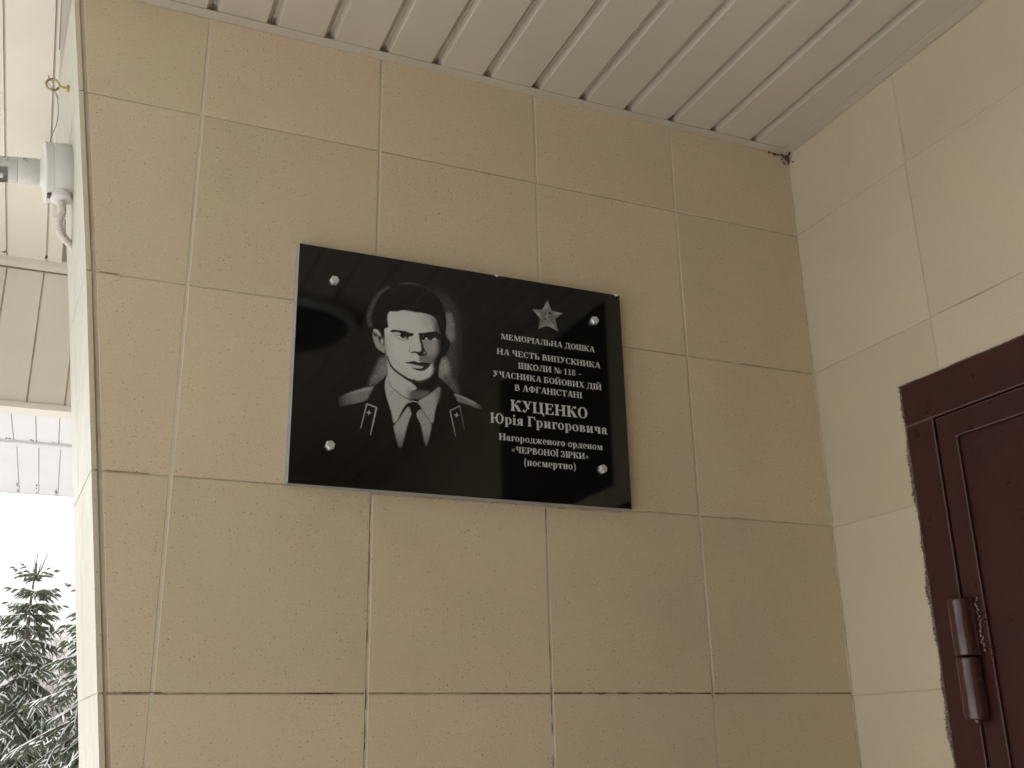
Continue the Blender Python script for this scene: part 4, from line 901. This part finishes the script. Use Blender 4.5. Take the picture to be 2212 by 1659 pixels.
def spruce(base, H, label, seed, dens=1.0, z_from=0.0, rmax=.30, snow=.75, lead=.45, droop=.35, aim=None, cull=None):
    R = random.Random(seed); B = Vector(base); root = empty('snowy_spruce', base, label=label, cat='spruce tree')
    tk = MB(); tk.tube([B, B+Vector((0, 0, H*.5)), B+Vector((R.uniform(-.02, .02), 0, H*.85)), B+Vector((0, 0, H))], [H*.016, H*.010, H*.004, .004], 8)
    tk.build('trunk', M_BARK, root, smooth=60)
    NV, NF, SV, SF, WV, WF = [], [], [], [], [], []
    def seg(V, F, path, rad, n, flat=1, off=Vector()):
        m_ = MB(); m_.tube([p_+off for p_ in path], rad, n, True, 0, flat); b = len(V); V += m_.v; F += [tuple(i+b for i in f) for f in m_.f]
    def needles(p0, p1, k, ln):
        d = (p1-p0); dn = d.normalized(); 
        for i in range(k):
            q = p0+d*(R.random()*1.05); v = Vector((R.uniform(-1, 1), R.uniform(-1, 1), R.uniform(-.8, 1))); v = (v-dn*v.dot(dn)).normalized()
            t_ = (v+dn*.8).normalized()*ln*R.uniform(.7, 1.2); s_ = dn.cross(v)*.0016; b = len(NV); NV.extend([tuple(q-s_), tuple(q+s_), tuple(q+t_)]); NF.append((b, b+1, b+2))
    def twig(p, d, ln, fine):
        e = p+d*ln+Vector((0, 0, -ln*droop*R.uniform(.4, 1.2))); mid = (p+e)/2+Vector((0, 0, ln*.06))
        vis = cull(mid) if cull else True
        if not vis: fine = False
        r = .013 if fine else .016
        seg(NV, NF, [p, mid, e], [r*.6, r*R.uniform(.8, 1.1), r*.25], 4)
        if fine: needles(p, e, int(16+ln*190), .026)
        if R.random() < snow:
            seg(SV, SF, [p+(mid-p)*.2, mid, e], [r*.35, r*R.uniform(.45, 1.0), r*.3], 5, .7, Vector((0, 0, r*.85)))
        return e
    z = H-lead; first = True
    # leader and its crown shoots
    for a_, l_ in ((.5, 1.0), (1.9, .8), (3.4, .5), (4.9, .6), (.2, .62), (2.8, .35)):
        p0 = B+Vector((0, 0, H-lead*1.02)); p1 = p0+Vector((math.cos(a_)*.36*l_, math.sin(a_)*.2*l_, 1))*lead*l_
        seg(NV, NF, [p0, (p0+p1)/2+Vector((.01, 0, -.01)), p1], [.008, .007, .004], 5); needles(p0, p1, int(60*l_), .018)
    while z > z_from:
        f = (H-z)/H; L = min(rmax*H*.55, .16+rmax*(H-z)*.9); nb = R.randint(5, 7) if not first else 5; a0 = R.random()*6.3
        for k in range(nb):
            a = a0+k*2*PI/nb+R.uniform(-.25, .25); l = L*R.uniform(.7, 1.12); dh = Vector((math.cos(a), math.sin(a), 0))
            rise = .75 if first else max(-.28, .42-1.5*f)+R.uniform(-.08, .08)
            P0 = B+Vector((0, 0, z)); npt = 8; pts = [P0+dh*(l*t_/npt)+Vector((0, 0, l*(rise*(t_/npt)-(.32+.5*f)*(t_/npt)**2+.22*(t_/npt)**3))) for t_ in range(npt+1)]
            vis = any(cull(q) for q in pts) if cull else True
            seg(WV, WF, pts, [.012*(1-.8*i/npt)*(.5+l*.6) for i in range(npt+1)], 5)
            if R.random() < snow: seg(SV, SF, pts[2:], [.010*(1-.4*i/npt)*R.uniform(.6, 1.5)*(.5+l*.5) for i in range(npt-1)], 5, .7, Vector((0, 0, .012)))
            step = (.05 if vis else .12)/dens; s_ = l*.10
            while s_ < l:
                u = s_/l*npt; i = min(int(u), npt-1); q = pts[i].lerp(pts[i+1], u-i); dd = (pts[i+1]-pts[i]).normalized(); sd_ = Vector((-dd.y, dd.x, 0)).normalized()
                for sg_ in (-1, 1):
                    dl = (dd*R.uniform(.7, 1.0)+sd_*sg_*R.uniform(.6, 1.0)+Vector((0, 0, R.uniform(-.25, .1)))).normalized()
                    tl = (.06+.36*l*min(1, (l-s_)/l+.18)*min(1, s_/l*3+.3))*R.uniform(.55, 1.1); tl = min(tl, .34)
                    e = twig(q, dl, tl, vis)
                    if tl > .13 and vis:
                        for w_ in (.35, .6, .82):
                            qq = q.lerp(e, w_)
                            for s2 in ((-1, 1) if R.random() < .6 else (1,)): twig(qq, (dl*.8+Vector((-dl.y, dl.x, -.1))*s2*.8).normalized(), tl*.36*R.uniform(.6, 1.1), True)
                s_ += step*R.uniform(.8, 1.3)
            twig(pts[-1], (pts[-1]-pts[-2]).normalized(), .07, vis)
        z -= R.uniform(.10, .16)*(1 if f < .5 else 1.2); first = False
    build_arr('branches', WV, WF, M_BARK, root)['kind'] = 'stuff'; build_arr('needle_foliage', NV, NF, M_NEED, root)['kind'] = 'stuff'; build_arr('snow_cover', SV, SF, M_SNOW, root)['kind'] = 'stuff'
    return root
RT = RC.transposed()
def near_view(q):      # detail only where a camera near the photograph's could see it
    c = RT@(Vector(q)-CC)
    if c.z > -.5: return False
    u = 2048+4219.8*c.x/-c.z; v = 1536-4219.8*c.y/-c.z
    return -500 < u < 900 and 1700 < v < 3600
def at(dx, dy, depth):   # point along a sight line of the display-size photograph, used to place trees at real distances
    d = RC@Vector(((dx-1106)/2279.17, (829.5-dy)/2279.17, -1)); return CC+d*depth
tp = at(82, 1192, 12.5); spruce((tp.x, tp.y, ZG), tp.z-ZG, 'slender young spruce with its bare leader against the sky, lightly dusted with snow', 3, .8, .9, .30, .35, .34, .60, cull=near_view)
tp = at(225, 1215, 10.5); spruce((tp.x, tp.y, ZG), tp.z-ZG, 'fuller spruce close behind the wall end, branches loaded with snow', 12, .62, .9, .34, .6, .4, .5, cull=near_view)
tp = at(-190, 1010, 8.0); spruce((tp.x, tp.y, ZG), tp.z-ZG, 'nearest spruce at the left edge, long snow covered limbs reaching in', 21, .42, 1.2, .52, .95, .4, .35, cull=near_view)
def bare_tree(base, H, label, seed):
    R = random.Random(seed); root = empty('bare_tree', base, label=label, cat='bare tree'); tk = MB(); br = MB()
    def grow(p, d, l, r, lv):
        q = p; pts = [p]; dd = d
        for k in range(3):
            dd = (dd+Vector((R.uniform(-.16, .16), R.uniform(-.16, .16), R.uniform(-.02, .10)))).normalized(); q = q+dd*l/3; pts.append(q)
        (tk if lv < 2 else br).tube(pts, [r, r*.85, r*.7, r*.5], 5 if lv < 2 else 3, False)
        if lv < 6:
            for k in range(R.randint(2, 3) if lv else 4):
                s_ = R.uniform(.4, 1); i = min(int(s_*3), 2); b = pts[i].lerp(pts[i+1], s_*3-i)
                grow(b, (dd+Vector((R.uniform(-1, 1), R.uniform(-1, 1), R.uniform(-.3, .6)))*.85).normalized(), l*R.uniform(.55, .8), max(r*.5, .006), lv+1)
    grow(Vector(base), Vector((0, 0, 1)), H*.38, H*.011, 0)
    tk.build('trunk', M_TWIG, root, fix=False); br.build('crown', M_TWIG, root, fix=False)
for i, (dx, dy, dep, lab) in enumerate(((8, 1260, 30, 'bare pale tree far behind the spruces, at the left edge'), (118, 1295, 34, 'bare pale tree far behind, right of the slender spruce'), (60, 1380, 42, 'low bare tree farthest off behind the slender spruce trunk'), (150, 1360, 27, 'bare shrubby tree far behind, beside the wall end'))):
    tp = at(dx, dy, dep); bare_tree((tp.x, tp.y, ZG), tp.z-ZG+.6, lab, 40+i)
